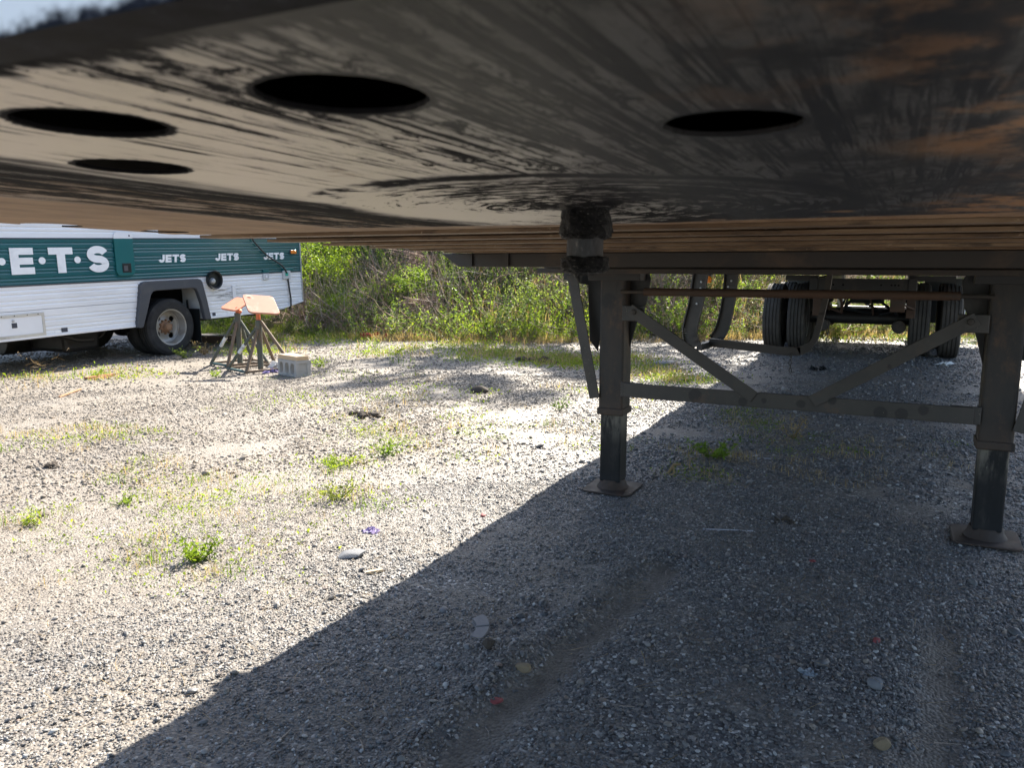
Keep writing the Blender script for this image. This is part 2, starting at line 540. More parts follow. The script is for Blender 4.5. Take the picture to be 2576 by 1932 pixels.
rough = t.math('MAXIMUM', rough, t.math('MULTIPLY', rm, 0.62))
hh = t.math('ADD', t.math('MULTIPLY', gre, 1.0), t.math('MULTIPLY', t.noise(P, 60, 5, 0.65), 0.35))
edge = t.math('ABSOLUTE', t.sep(t.n('ShaderNodeNewGeometry').outputs['True Normal'])[2])
col = t.mix(t.mr(edge, 0.5, 0.8, 1, 0), col, (0.01, 0.01, 0.011))
metal = t.math('MULTIPLY', t.math('SUBTRACT', 1.0, t.math('MAXIMUM', t.math('MAXIMUM', gre, rm), t.math('MULTIPLY', film_shade, 0.8))), 0.75, True)
PLATE = t.done(t.pbsdf(col, rough, metal, t.bump(hh, 0.35, 0.002), t.mr(gl, 0, 1, 0.5, t.mr(film_shade, 0, 1, 0.05, 0.35))))

t = NT('kingpin_grease')
P = t.pos()
nz = t.noise(P, 130, 6, 0.7)
nz2 = t.noise(t.vmul(P, (1, 1, 2.2)), 210, 6, 0.75)
c = t.ramp(nz2, [(0.42, (0.003, 0.003, 0.004)), (0.56, (0.010, 0.0095, 0.009)), (0.62, (0.07, 0.066, 0.06)), (0.69, (0.50, 0.46, 0.41))])
GREASE = t.done(t.pbsdf(c, 0.34, 0, t.bump(t.math('ADD', nz, nz2), 1.0, 0.006), 0.35))
t = NT('kingpin_steel')
P = t.pos()
nz = t.noise(t.vmul(P, (1, 1, 0.4)), 90, 6, 0.7)
STEEL = t.done(t.pbsdf(t.ramp(nz, [(0.38, (0.012, 0.012, 0.014)), (0.58, (0.035, 0.038, 0.043)), (0.70, (0.20, 0.18, 0.16))]), 0.5, 0.0, t.bump(nz, 0.3, 0.002)))

BROWN = plain('brown_primer', (0.36, 0.21, 0.10), 0.6, 0, 0.4, 5, 0.25, dirt=(0.055, 0.038, 0.027), dirt_amt=0.8, streak=(0.35, 2, 2))
t = NT('brown_crossmember')
P = t.pos()
a1 = t.noise(t.vmul(P, (2.0, 30, 18)), 1.0, 7, 0.7)
c = t.ramp(a1, [(0.30, (0.05, 0.03, 0.018)), (0.42, (0.165, 0.098, 0.05)), (0.58, (0.29, 0.19, 0.105)), (0.75, (0.42, 0.31, 0.20))])
c = t.mix(t.mr(t.noise(t.vmul(P, (3.5, 9, 9)), 1.3, 8, 0.72), 0.50, 0.66, 0, 0.8), c, (0.05, 0.033, 0.022))
c = t.mix(t.mr(t.noise(t.vmul(P, (30, 60, 60)), 1.0, 5, 0.7), 0.64, 0.70, 0, 0.6), c, (0.55, 0.42, 0.27))
CROSSM = t.done(t.pbsdf(c, 0.6, 0, t.bump(a1, 0.3, 0.004), 0.4))
BEAM = plain('grey_brown_paint', (0.034, 0.028, 0.023), 0.55, 0, 0.22, 6, 0.15, dirt=(0.14, 0.085, 0.05), dirt_amt=0.4)
RAIL = plain('dark_rail', (0.045, 0.036, 0.03), 0.6, 0, 0.3, 5, 0.1)
RUSTY = plain('rusty_rod', (0.072, 0.040, 0.024), 0.7, 0, 0.35, 14, 0.3, dirt=(0.05, 0.04, 0.034), dirt_amt=0.7, streak=(0.5, 2, 2))
BLACKP = plain('black_paint', (0.022, 0.021, 0.021), 0.5, 0, 0.3, 8, 0.15, dirt=(0.06, 0.045, 0.036), dirt_amt=0.5)
t = NT('leg_tube')
P = t.pos()
X, Y, Z = t.sep(P)
n1 = t.noise(t.vmul(P, (4, 4, 1.2)), 2.0, 7, 0.68)
c = t.ramp(n1, [(0.3, (0.014, 0.013, 0.013)), (0.5, (0.030, 0.026, 0.023)), (0.68, (0.052, 0.036, 0.025)), (0.82, (0.085, 0.05, 0.03))])
c = t.mix(t.mr(t.math('ADD', Z, t.math('MULTIPLY', n1, 0.25)), 0.56, 0.74, 0.6, 0), c, (0.062, 0.038, 0.025))
sp = t.voro(t.vadd(P, (0.13, 0.0, 0.02)), 5.2)
c = t.mix(t.mr(sp, 0.20, 0.30, 0.75, 0), c, (0.008, 0.010, 0.011))
rz_ = t.mr(t.noise(t.vmul(t.vadd(P, (1.0, 2.0, 0.0)), (1, 1, 0.6)), 9, 9, 0.75), 0.50, 0.66, 0, 0.75)
c = t.mix(rz_, c, (0.095, 0.052, 0.030))
gs_ = t.mr(t.noise(t.vmul(P, (7, 7, 1.0)), 2.2, 6, 0.7), 0.55, 0.66, 0, 0.85)
c = t.mix(gs_, c, (0.008, 0.0085, 0.009))
c = t.mix(0.25, c, (0.004, 0.0035, 0.003))
LEGM = t.done(t.pbsdf(c, 0.6, 0, t.bump(t.noise(P, 40, 5, 0.6), 0.15, 0.004), 0.45))
t = NT('brace_paint')
P = t.pos()
n1 = t.noise(P, 5, 7, 0.65)
c = t.ramp(n1, [(0.3, (0.030, 0.028, 0.026)), (0.6, (0.047, 0.042, 0.037)), (0.8, (0.062, 0.048, 0.036))])
X, Y, Z = t.sep(P)
sd = None
for sx, sz, sr in ((-0.725, 0.597, 0.022), (-0.443, 0.607, 0.020), (-0.085, 0.594, 0.030), (0.005, 0.596, 0.028), (0.096, 0.622, 0.022), (-0.97, 0.61, 0.035), (-0.62, 0.61, 0.012), (-0.30, 0.635, 0.018), (-0.06, 0.82, 0.010), (-1.0, 0.885, 0.012)):
    q = t.math('SUBTRACT', t.math('SQRT', t.math('ADD', t.math('POWER', t.math('ABSOLUTE', t.math('ADD', X, -sx)), 2.0), t.math('POWER', t.math('ABSOLUTE', t.math('ADD', Z, -sz)), 2.0))), sr)
    sd = q if sd is None else t.math('MINIMUM', sd, q)
sd = t.math('ADD', sd, t.math('MULTIPLY', t.math('SUBTRACT', t.noise(P, 45, 5, 0.7), 0.5), 0.016))
c = t.mix(t.mr(sd, -0.004, 0.005, 0.85, 0), c, (0.011, 0.0105, 0.011))
rz_ = t.mr(t.noise(t.vadd(P, (3.0, 1.0, 5.0)), 7, 8, 0.72), 0.56, 0.68, 0, 0.6)
c = t.mix(rz_, c, (0.085, 0.05, 0.032))
fl = t.mr(t.noise(P, 160, 3, 0.5), 0.70, 0.74)
c = t.mix(fl, c, (0.22, 0.19, 0.15))
BRACE = t.done(t.pbsdf(c, 0.5, 0, t.bump(t.noise(P, 50, 5, 0.6), 0.12, 0.003), 0.45))
t = NT('inner_tube')
P = t.pos()
X, Y, Z = t.sep(P)
n1 = t.noise(t.vmul(P, (6, 6, 1.5)), 2.5, 7, 0.7)
c = t.ramp(n1, [(0.3, (0.004, 0.005, 0.006)), (0.55, (0.009, 0.0095, 0.011)), (0.72, (0.03, 0.028, 0.026)), (0.85, (0.09, 0.083, 0.075))])
c = t.mix(t.mr(t.math('ADD', Z, t.math('MULTIPLY', n1, 0.12)), 0.10, 0.19, 0.8, 0), c, (0.012, 0.013, 0.017))
c = t.mix(t.math('MULTIPLY', t.mr(Z, 0.27, 0.42), t.mr(n1, 0.4, 0.6)), c, (0.13, 0.12, 0.10))
ch = t.mr(t.noise(t.vmul(P, (9, 9, 4)), 3.0, 9, 0.78), 0.60, 0.66, 0, 0.7)
c = t.mix(t.math('MULTIPLY', ch, t.mr(Z, 0.15, 0.40, 0.25, 1.0)), c, (0.17, 0.155, 0.135))
INNER = t.done(t.pbsdf(c, 0.55, 0.0, t.bump(n1, 0.2, 0.004), 0.3))
FOOT = plain('foot_plate', (0.038, 0.026, 0.02), 0.7, 0, 0.3, 14, 0.3, dirt=(0.095, 0.052, 0.032), dirt_amt=0.6)
WHITEP = plain('white_trailer_paint', (0.78, 0.79, 0.8), 0.35, 0, 0.04, 2, dirt=(0.25, 0.24, 0.24), dirt_amt=0.25)
t = NT('front_wall_paint')
P = t.pos()
X, Y, Z = t.sep(P)
g = t.noise(t.vmul(P, (1.0, 1, 1.6)), 85.0, 6, 0.6)
gm = t.mr(t.math('SUBTRACT', Z, t.math('MULTIPLY', t.math('SUBTRACT', g, 0.5), 0.016)), 1.3955, 1.4035, 1, 0)
gm = t.math('MAXIMUM', gm, t.mr(Z, 1.3952, 1.3956, 1, 0))
c = t.mix(gm, (0.88, 0.87, 0.85), t.ramp(t.noise(P, 55, 7, 0.7), [(0.4, (0.004, 0.005, 0.008)), (0.62, (0.014, 0.015, 0.022)), (0.74, (0.12, 0.12, 0.13))]))
FRONTW = t.done(t.pbsdf(c, 0.6, 0, None, t.mr(gm, 0, 1, 0.4, 0.05)))
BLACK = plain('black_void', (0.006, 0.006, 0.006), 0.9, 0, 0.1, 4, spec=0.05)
t = NT('tyre_rubber')
P = t.pos()
n1 = t.noise(P, 9, 7, 0.65)
c = t.ramp(n1, [(0.3, (0.016, 0.0165, 0.018)), (0.6, (0.032, 0.032, 0.033)), (0.8, (0.075, 0.07, 0.064))])
TYRE = t.done(t.pbsdf(c, 0.78, 0, t.bump(t.noise(P, 90, 3, 0.6), 0.2, 0.002), 0.3))
t = NT('tyre_tread')
P = t.pos()
n1 = t.noise(P, 7, 7, 0.65)
c = t.ramp(n1, [(0.3, (0.045, 0.041, 0.037)), (0.6, (0.075, 0.067, 0.058)), (0.8, (0.11, 0.096, 0.082))])
TREAD = t.done(t.pbsdf(c, 0.85, 0, t.bump(t.noise(P, 90, 3, 0.6), 0.25, 0.002), 0.25))
RIMM = plain('rim_paint', (0.33, 0.32, 0.30), 0.4, 0.3, 0.12, 20, 0.1, dirt=(0.20, 0.14, 0.09), dirt_amt=0.5)
HUBR = plain('rusty_hub', (0.27, 0.155, 0.09), 0.8, 0, 0.4, 60, 0.5, dirt=(0.08, 0.045, 0.028), dirt_amt=0.7)
ALU = plain('grey_metal', (0.42, 0.43, 0.44), 0.4, 0.4, 0.12, 12)
BUMPER = plain('bumper_paint', (0.62, 0.64, 0.66), 0.4, 0.0, 0.1, 5)

t = NT('white_siding')
P = t.pos()
n1 = t.noise(t.vmul(P, (1, 0.5, 3)), 2, 5, 0.6)
c = t.mix(t.mr(n1, 0.4, 0.75), (0.76, 0.775, 0.80), (0.66, 0.67, 0.69))
X, Y, Z = t.sep(P)
sy = t.math('MULTIPLY', t.math('SUBTRACT', Y, 8.75), 2.6)
sz = t.math('MULTIPLY', t.math('SUBTRACT', Z, 0.84), 7.0)
sd = t.math('SQRT', t.math('ADD', t.math('MULTIPLY', sy, sy), t.math('MULTIPLY', sz, sz)))
soot = t.math('MULTIPLY', t.mr(sd, 0.25, 1.15, 1, 0), t.mr(t.noise(t.vmul(P, (1, 3, 24)), 1.6, 6, 0.7), 0.42, 0.62, 0, 0.75))
c = t.mix(soot, c, (0.075, 0.07, 0.068))
SIDING = t.done(t.pbsdf(c, 0.38, 0, None, 0.5))
t = NT('green_siding')
P = t.pos()
n1 = t.noise(t.vmul(P, (1, 0.4, 2)), 2, 4, 0.55)
GREEN = t.done(t.pbsdf(t.mix(n1, (0.003, 0.068, 0.078), (0.006, 0.105, 0.115)), 0.28, 0, None, 0.5, 0.2))
HATCHG = plain('green_hatch', (0.006, 0.11, 0.115), 0.35, 0, 0.1, 3)
LETTER = plain('white_vinyl', (0.80, 0.82, 0.84), 0.4, 0, 0.05, 6, dirt=(0.55, 0.56, 0.58), dirt_amt=0.4)
TRIMD = plain('dark_grey_trim', (0.055, 0.06, 0.072), 0.5, 0, 0.15, 5, dirt=(0.11, 0.105, 0.1), dirt_amt=0.4)
TRIMW = plain('white_trim', (0.74, 0.75, 0.78), 0.35, 0, 0.06, 6)
TRIMY = plain('aged_white_frame', (0.52, 0.50, 0.45), 0.45, 0, 0.15, 8, dirt=(0.22, 0.2, 0.17), dirt_amt=0.5)
STICK = plain('dark_sticker', (0.05, 0.055, 0.075), 0.5, 0, 0.3, 50)
BLKPL = plain('black_plastic', (0.012, 0.014, 0.015), 0.35, 0, 0.2, 8)
CORD = plain('black_cord', (0.015, 0.018, 0.02), 0.5)
GREY = plain('grey_box', (0.50, 0.52, 0.54), 0.45, 0, 0.08, 12)
TEALP = plain('teal_label', (0.02, 0.33, 0.26), 0.5)
t = NT('amber_lens')
AMBER = t.done(t.pbsdf((0.80, 0.22, 0.02), 0.2, 0, None, 0.6, 0.3))
t = NT('window_glass')
GLASSD = t.done(t.pbsdf((0.02, 0.025, 0.03), 0.06, 0, None, 0.6))

ORANGE = plain('faded_orange_paint', (0.56, 0.23, 0.145), 0.5, 0, 0.12, 14, 0.1, dirt=(0.60, 0.27, 0.18), dirt_amt=0.6)
ORANGE_SUNLIT = plain('sunlit_orange_paint', (0.43, 0.21, 0.145), 0.6, 0, 0.12, 14, 0.1, dirt=(0.50, 0.34, 0.26), dirt_amt=0.8)  # sunlit copy of the plate orange: the sun's paleness is in the colour
ORANGER = plain('orange_paint', (0.60, 0.15, 0.06), 0.5, 0, 0.12, 12, 0.1, dirt=(0.30, 0.11, 0.05), dirt_amt=0.5)
STANDM = plain('weathered_green_steel', (0.075, 0.085, 0.072), 0.6, 0, 0.25, 12, 0.2, dirt=(0.17, 0.11, 0.065), dirt_amt=0.75, streak=(2, 2, 0.7))
STANDR = plain('rusty_leg_steel', (0.15, 0.105, 0.07), 0.65, 0, 0.3, 14, 0.2, dirt=(0.075, 0.07, 0.055), dirt_amt=0.7)
STANDT = plain('teal_base_steel', (0.03, 0.085, 0.10), 0.55, 0, 0.2, 12, 0.2, dirt=(0.12, 0.09, 0.06), dirt_amt=0.5)
TAPE = plain('worn_white_tape', (0.62, 0.62, 0.60), 0.6, 0, 0.08, 30, dirt=(0.12, 0.12, 0.11), dirt_amt=0.8)
CONC = plain('concrete', (0.36, 0.35, 0.335), 0.85, 0, 0.12, 25, 0.5, dirt=(0.24, 0.235, 0.225), dirt_amt=0.6)
WOOD = plain('pale_wood', (0.56, 0.41, 0.26), 0.65, 0, 0.2, 9, 0.2, streak=(1.0, 8, 8), dirt=(0.40, 0.27, 0.16), dirt_amt=0.5)
WOODD = plain('old_dark_timber', (0.085, 0.06, 0.045), 0.8, 0, 0.3, 10, 0.3)
WOODO = plain('orange_lath', (0.28, 0.13, 0.06), 0.65, 0, 0.25, 20, 0.2)
REDPL = plain('red_plastic', (0.62, 0.05, 0.05), 0.35, 0, 0.2, 14, dirt=(0.7, 0.35, 0.33), dirt_amt=0.6)
PURPL = plain('purple_ribbon', (0.22, 0.17, 0.33), 0.5, 0, 0.2, 14)
WHITEC = plain('white_cloth', (0.72, 0.72, 0.70), 0.8, 0, 0.08, 10)
PADM = plain('worn_grey_pad', (0.145, 0.14, 0.145), 0.6, 0, 0.15, 45, 0.3)
BLUEC = plain('crumpled_blue_grey', (0.17, 0.20, 0.235), 0.5, 0, 0.15, 30)
YSTONE = plain('tan_stone', (0.19, 0.145, 0.09), 0.8, 0, 0.2, 40, 0.4)
RSTONE = plain('red_shard', (0.20, 0.045, 0.045), 0.7, 0, 0.2, 40, 0.3)
GSTONE = plain('grey_stone', (0.15, 0.155, 0.165), 0.75, 0, 0.2, 40, 0.4)
CLOD = plain('dark_earth_clod', (0.05, 0.04, 0.032), 0.95, 0, 0.3, 40, 0.5)
WIRE = plain('pale_wire', (0.45, 0.45, 0.5), 0.4, 0.3)

L_SPRING = leafmat('spring_leaf', [(0.06, 0.12, 0.02), (0.10, 0.18, 0.03), (0.16, 0.24, 0.04), (0.24, 0.30, 0.06)], 0.6)
L_MID = leafmat('green_leaf', [(0.055, 0.095, 0.035), (0.085, 0.14, 0.045), (0.12, 0.175, 0.055), (0.165, 0.205, 0.07)], 0.6)
L_BRIGHT = leafmat('yellow_green_leaf', [(0.12, 0.2, 0.02), (0.19, 0.28, 0.03), (0.28, 0.34, 0.045)], 0.5)
L_GRASS = leafmat('grass_blade', [(0.05, 0.10, 0.016), (0.09, 0.16, 0.022), (0.15, 0.21, 0.035), (0.23, 0.22, 0.085)], 0.55)
L_DRY = leafmat('dry_grass', [(0.22, 0.165, 0.095), (0.34, 0.265, 0.16), (0.46, 0.38, 0.25)], 0.5)
TWIG = plain('dead_twig', (0.30, 0.25, 0.20), 0.8, 0, 0.35, 6)
TWIGR = plain('reddish_twig', (0.29, 0.195, 0.15), 0.8, 0, 0.35, 6)
BARK = plain('bark', (0.095, 0.075, 0.058), 0.85, 0, 0.3, 12, 0.6, streak=(3, 3, 0.6))

# ------------------------------------------------------------------ ground sheet
def axis(a, fine0, fine1, b, step):
    pts = list(np.arange(fine0, fine1, step))
    d = step; x = fine1
    while x < b:
        pts.append(x); d = min(d * 1.12, 14); x += d
    pts.append(b)
    d = step; x = fine0 - step
    left = []
    while x > a:
        left.append(x); d = min(d * 1.12, 14); x -= d
    left.append(a)
    return np.array(left[::-1] + pts)
gx = axis(-220, -9.5, 1.6, 220, 0.045)
gy = axis(-60, 1.0, 9.0, 380, 0.045)
GX, GY = np.meshgrid(gx, gy)
GZ = gz(GX, GY)
V = np.stack([GX.ravel(), GY.ravel(), GZ.ravel()], 1)
ny, nx = GX.shape
idx = np.arange(nx * ny).reshape(ny, nx)
F = np.stack([idx[:-1, :-1].ravel(), idx[:-1, 1:].ravel(), idx[1:, 1:].ravel(), idx[1:, :-1].ravel()], 1)
me = npmesh('ground', V, F, GRAVEL, True)
a = me.attributes.new('veg', 'FLOAT', 'POINT')
vg = sstep(-0.9, 0.25, bank_d(GX, GY) + 0.5 * vnoise(GX, GY, 3.0, 12))
a.data.foreach_set('value', vg.ravel().astype(np.float32))
a = me.attributes.new('mud', 'FLOAT', 'POINT')
d1, _ = seg_d(GX, GY, (-0.98, 1.6), (-0.84, 3.15)); d2, _ = seg_d(GX, GY, (0.12, 1.9), (0.19, 3.05))
d3, _ = seg_d(GX, GY, (-1.6, 1.5), (-1.25, 1.75))
mudv = np.maximum.reduce([np.exp(-(d1 / 0.055) ** 4), np.exp(-(d2 / 0.06) ** 4), 0.8 * np.exp(-(d3 / 0.15) ** 2), 0.7 * np.exp(-(((GX + 1.45) / 0.25) ** 2 + ((GY - 2.35) / 0.18) ** 2))])
mudv = np.clip(mudv * (1.0 + 1.2 * vnoise(GX, GY, 9, 3)), 0, 0.95)
a.data.foreach_set('value', mudv.ravel().astype(np.float32))
a = me.attributes.new('dust_sun', 'FLOAT', 'POINT')
dust_sunv = lambda x, y: np.clip(1.0 - sstep(-3.6, -0.9, x + 1.6 * vnoise(x, y, 0.8, 71) + 0.8 * vnoise(x, y, 2.6, 72)) * 0.92, 0, 1)  # dust growing leftward; its paleness also paints the yard's sunlit side brighter
a.data.foreach_set('value', dust_sunv(GX, GY).ravel().astype(np.float32))
o = bpy.data.objects.new('ground', me)
COL.objects.link(o)
tag(o, 'grey gravel yard rising into a soil bank behind', 'ground', kind='structure')

# ------------------------------------------------------------------ scatter (stuff only)
def proto_coll(name, meshes):
    c = bpy.data.collections.new(name)
    for i, m in enumerate(meshes):
        ob = bpy.data.objects.new(name, m)
        c.objects.link(ob)
    return c

def scatter(name, pts, sc, rot, idx_, coll, label, cat):
    me = bpy.data.meshes.new(name)
    n = len(pts)
    me.vertices.add(n)
    me.vertices.foreach_set('co', np.asarray(pts, np.float32).ravel())
    a = me.attributes.new('sc', 'FLOAT_VECTOR', 'POINT'); a.data.foreach_set('vector', np.asarray(sc, np.float32).ravel())
    a = me.attributes.new('rt', 'FLOAT_VECTOR', 'POINT'); a.data.foreach_set('vector', np.asarray(rot, np.float32).ravel())
    a = me.attributes.new('ix', 'INT', 'POINT'); a.data.foreach_set('value', np.asarray(idx_, np.int32))
    ob = bpy.data.objects.new(name, me)
    COL.objects.link(ob)
    ng = bpy.data.node_groups.new(name, 'GeometryNodeTree')
    ng.interface.new_socket('Geometry', in_out='INPUT', socket_type='NodeSocketGeometry')
    ng.interface.new_socket('Geometry', in_out='OUTPUT', socket_type='NodeSocketGeometry')
    N = ng.nodes; Lk = ng.links
    gi = N.new('NodeGroupInput'); go = N.new('NodeGroupOutput')
    ip = N.new('GeometryNodeInstanceOnPoints')
    ci = N.new('GeometryNodeCollectionInfo')
    ci.inputs['Collection'].default_value = coll
    ci.inputs['Separate Children'].default_value = True
    ci.inputs['Reset Children'].default_value = True
    ip.inputs['Pick Instance'].default_value = True
    def na(nm, ty):
        q = N.new('GeometryNodeInputNamedAttribute'); q.data_type = ty
        q.inputs['Name'].default_value = nm
        return [s_ for s_ in q.outputs if s_.enabled and s_.name == 'Attribute'][0]
    Lk.new(gi.outputs[0], ip.inputs['Points'])
    Lk.new(ci.outputs[0], ip.inputs['Instance'])
    Lk.new(na('ix', 'INT'), ip.inputs['Instance Index'])
    Lk.new(na('rt', 'FLOAT_VECTOR'), ip.inputs['Rotation'])
    Lk.new(na('sc', 'FLOAT_VECTOR'), ip.inputs['Scale'])
    Lk.new(ip.outputs[0], go.inputs[0])
    md = ob.modifiers.new('scatter', 'NODES'); md.node_group = ng
    tag(ob, label, cat, kind='stuff')
    return ob

def stone_mesh(name, mat, seed, flat=0.65, sub=2, rough=0.28):
    import bmesh
    bm = bmesh.new()
    bmesh.ops.create_icosphere(bm, subdivisions=sub, radius=0.5)
    r = random.Random(seed)
    pl = [(Vector((r.gauss(0, 1), r.gauss(0, 1), r.gauss(0, 1))).normalized(), r.uniform(0.28, 0.45)) for _ in range(7)]
    for v in bm.verts:
        for nrm, d in pl:
            e = v.co.dot(nrm) - d
            if e > 0:
                v.co -= nrm * e * 0.85
        v.co *= 1 + rough * 0.25 * (r.random() - 0.5)
        v.co.z *= flat
        v.co.x *= 1.15
    me = bpy.data.meshes.new(name)
    bm.to_mesh(me); bm.free()
    me.materials.append(mat)
    if sub > 1:
        me.polygons.foreach_set('use_smooth', [True] * len(me.polygons))
    return me

peb = proto_coll('pebble_kinds', [stone_mesh('pebble', PEBBLE, 40 + i, 0.5 + 0.25 * (i % 3) / 2, 2 if i < 6 else 1) for i in range(9)])
AZ = R(90 + 26.8)
def polar(n, r0, r1, half, power=0.0):
    u = rng.random(n)
    r = r0 * (r1 / r0) ** u if power == 0 else np.sqrt(r0 ** 2 + u * (r1 ** 2 - r0 ** 2))
    th = AZ + (rng.random(n) * 2 - 1) * R(half)
    return np.stack([r * np.cos(th), r * np.sin(th)], 1)
p1 = polar(240000, 1.55, 4.6, 44, 1)
p2 = polar(210000, 4.4, 9.0, 44, 1)
p3 = polar(90000, 8.5, 15.0, 42, 1)
xy = np.concatenate([p1, p2, p3])
rr_ = np.hypot(xy[:, 0], xy[:, 1])
dens = vnoise(xy[:, 0], xy[:, 1], 1.5, 21) + 0.6 * vnoise(xy[:, 0], xy[:, 1], 5, 22)
d1, _ = seg_d(xy[:, 0], xy[:, 1], (-0.98, 1.6), (-0.84, 3.15)); d2, _ = seg_d(xy[:, 0], xy[:, 1], (0.12, 1.9), (0.19, 3.05))
keep = (dens + 0.55 > rng.random(len(xy)) * 0.75) & (bank_d(xy[:, 0], xy[:, 1]) < 0.2 + 0.3 * rng.random(len(xy)))
bare = np.maximum(np.exp(-(d1 / 0.058) ** 4), np.exp(-(d2 / 0.062) ** 4))
keep &= rng.random(len(xy)) > 0.18 * dust_sunv(xy[:, 0], xy[:, 1])
keep &= rng.random(len(xy)) > bare * (0.92 + 0.3 * vnoise(xy[:, 0], xy[:, 1], 7, 19))
xy = xy[keep]; rr_ = rr_[keep]
n = len(xy)
s0 = np.where(rr_ < 4.6, 0.0072, np.where(rr_ < 9, 0.0115, 0.018)) * np.exp(rng.normal(0, 0.42, n))
dz_ = dust_sunv(xy[:, 0], xy[:, 1])
s0 *= 1 - 0.28 * dz_ * (rr_ < 5)
s0 = np.clip(s0, 0.0035, 0.04)
big = rng.random(n) < 0.006
s0[big] *= rng.uniform(1.6, 2.6, big.sum())
sc3 = s0[:, None] * np.stack([np.ones(n), rng.uniform(0.65, 1.0, n), rng.uniform(0.7, 1.1, n)], 1)
z = gz(xy[:, 0], xy[:, 1]) + s0 * (rng.uniform(0.0, 0.28, n) - 0.08 * dz_)
rot = np.stack([rng.normal(0, 0.35, n), rng.normal(0, 0.35, n), rng.random(n) * 6.28], 1)
scatter('gravel', np.column_stack([xy, z]), sc3, rot, rng.integers(0, 9, n), peb, 'loose grey gravel and pebbles covering the yard', 'gravel')
# ------------------------------------------------------------------ plants: building blocks
def leaf_quads(P, D, U, L, W, fold=0.25):
    """Diamond leaves: base P, direction D, width direction U."""
    n = len(P)
    L = L[:, None]; W = W[:, None]
    Nn = np.cross(D, U)
    V = np.empty((n, 4, 3))
    V[:, 0] = P
    V[:, 1] = P + D * L * 0.5 + U * W * 0.5 + Nn * W * fold
    V[:, 2] = P + D * L
    V[:, 3] = P + D * L * 0.5 - U * W * 0.5 + Nn * W * fold
    F = np.arange(n * 4).reshape(n, 4)
    return V.reshape(-1, 3), F

def rdir(n, g, up=0.0):
    d = g.normal(0, 1, (n, 3)); d[:, 2] += up
    return d / np.linalg.norm(d, axis=1)[:, None]

def perp(D, g):
    q = g.normal(0, 1, D.shape)
    u = np.cross(D, q)
    return u / np.linalg.norm(u, axis=1)[:, None]

def leaf_cloud(centers, radii, per, L0, g, up=0.2, zsq=0.8):
    C = np.repeat(centers, per, 0); Rr = np.repeat(radii, per)
    n = len(C)
    off = rdir(n, g) * (Rr * g.random(n) ** 0.45)[:, None]
    off[:, 2] *= zsq
    D = rdir(n, g, up); U = perp(D, g)
    L = L0 * g.uniform(0.6, 1.35, n)
    return leaf_quads(C + off, D, U, L, L * g.uniform(0.45, 0.7, n))

def sticks(A, B, r, bend=0.0, g=None):
    """Three-sided sticks in two segments from A to B."""
    n = len(A)
    D = B - A
    Ln = np.linalg.norm(D, axis=1)[:, None]
    D = D / Ln
    ref = np.where(np.abs(D[:, 2:3]) > 0.9, np.array([[1.0, 0, 0]]), np.array([[0, 0, 1.0]]))
    u = np.cross(D, ref); u /= np.linalg.norm(u, axis=1)[:, None]
    w = np.cross(D, u)
    mid = (A + B) / 2
    if g is not None and bend:
        mid = mid + g.normal(0, bend, (n, 3)) * Ln
    r = np.asarray(r)[:, None]
    Vs = np.empty((n, 9, 3))
    for j, (c, k) in enumerate(((A, 1.0), (mid, 0.8), (B, 0.35))):
        for q in range(3):
            a_ = q * 2.0944
            Vs[:, j * 3 + q] = c + (u * math.cos(a_) + w * math.sin(a_)) * r * k
    fb = []
    for j in range(2):
        for q in range(3):
            q2 = (q + 1) % 3
            fb.append((j * 3 + q, j * 3 + q2, (j + 1) * 3 + q2, (j + 1) * 3 + q))
    F = (np.arange(n)[:, None, None] * 9 + np.array(fb)[None]).reshape(-1, 4)
    return Vs.reshape(-1, 3), F

def blades(n, g, rad, h, w, lean=0.35):
    base = np.column_stack([g.normal(0, rad, n), g.normal(0, rad, n), np.zeros(n)])
    hh = h * g.uniform(0.5, 1.2, n)
    az = g.random(n) * 6.28
    ln = np.abs(g.normal(0, lean, n))
    D = np.column_stack([np.cos(az) * ln, np.sin(az) * ln, np.ones(n)])
    S = np.column_stack([-np.sin(az), np.cos(az), np.zeros(n)]) * (w * g.uniform(0.6, 1.2, n))[:, None]
    M = base + D * (hh * 0.55)[:, None]
    T = base + D * hh[:, None] + np.column_stack([np.cos(az) * ln, np.sin(az) * ln, -0.5 * ln]) * (hh * 0.5)[:, None]
    Vs = np.stack([base - S, base + S, M + S * 0.8, M - S * 0.8, T + S * 0.1, T - S * 0.1], 1)
    F = (np.arange(n)[:, None, None] * 6 + np.array([(0, 1, 2, 3), (3, 2, 4, 5)])[None]).reshape(-1, 4)
    return Vs.reshape(-1, 3), F

def join(parts):
    V = []; F = []; o_ = 0
    for v, f in parts:
        V.append(v); F.append(f + o_); o_ += len(v)
    return np.concatenate(V), np.concatenate(F)

def two_mat(name, a, ma, b, mb):
    V, F = join([a, b])
    me = npmesh(name, V, F, ma)
    me.materials.append(mb)
    mi = np.zeros(len(F), np.int32); mi[len(a[1]):] = 1
    me.polygons.foreach_set('material_index', mi)
    return me

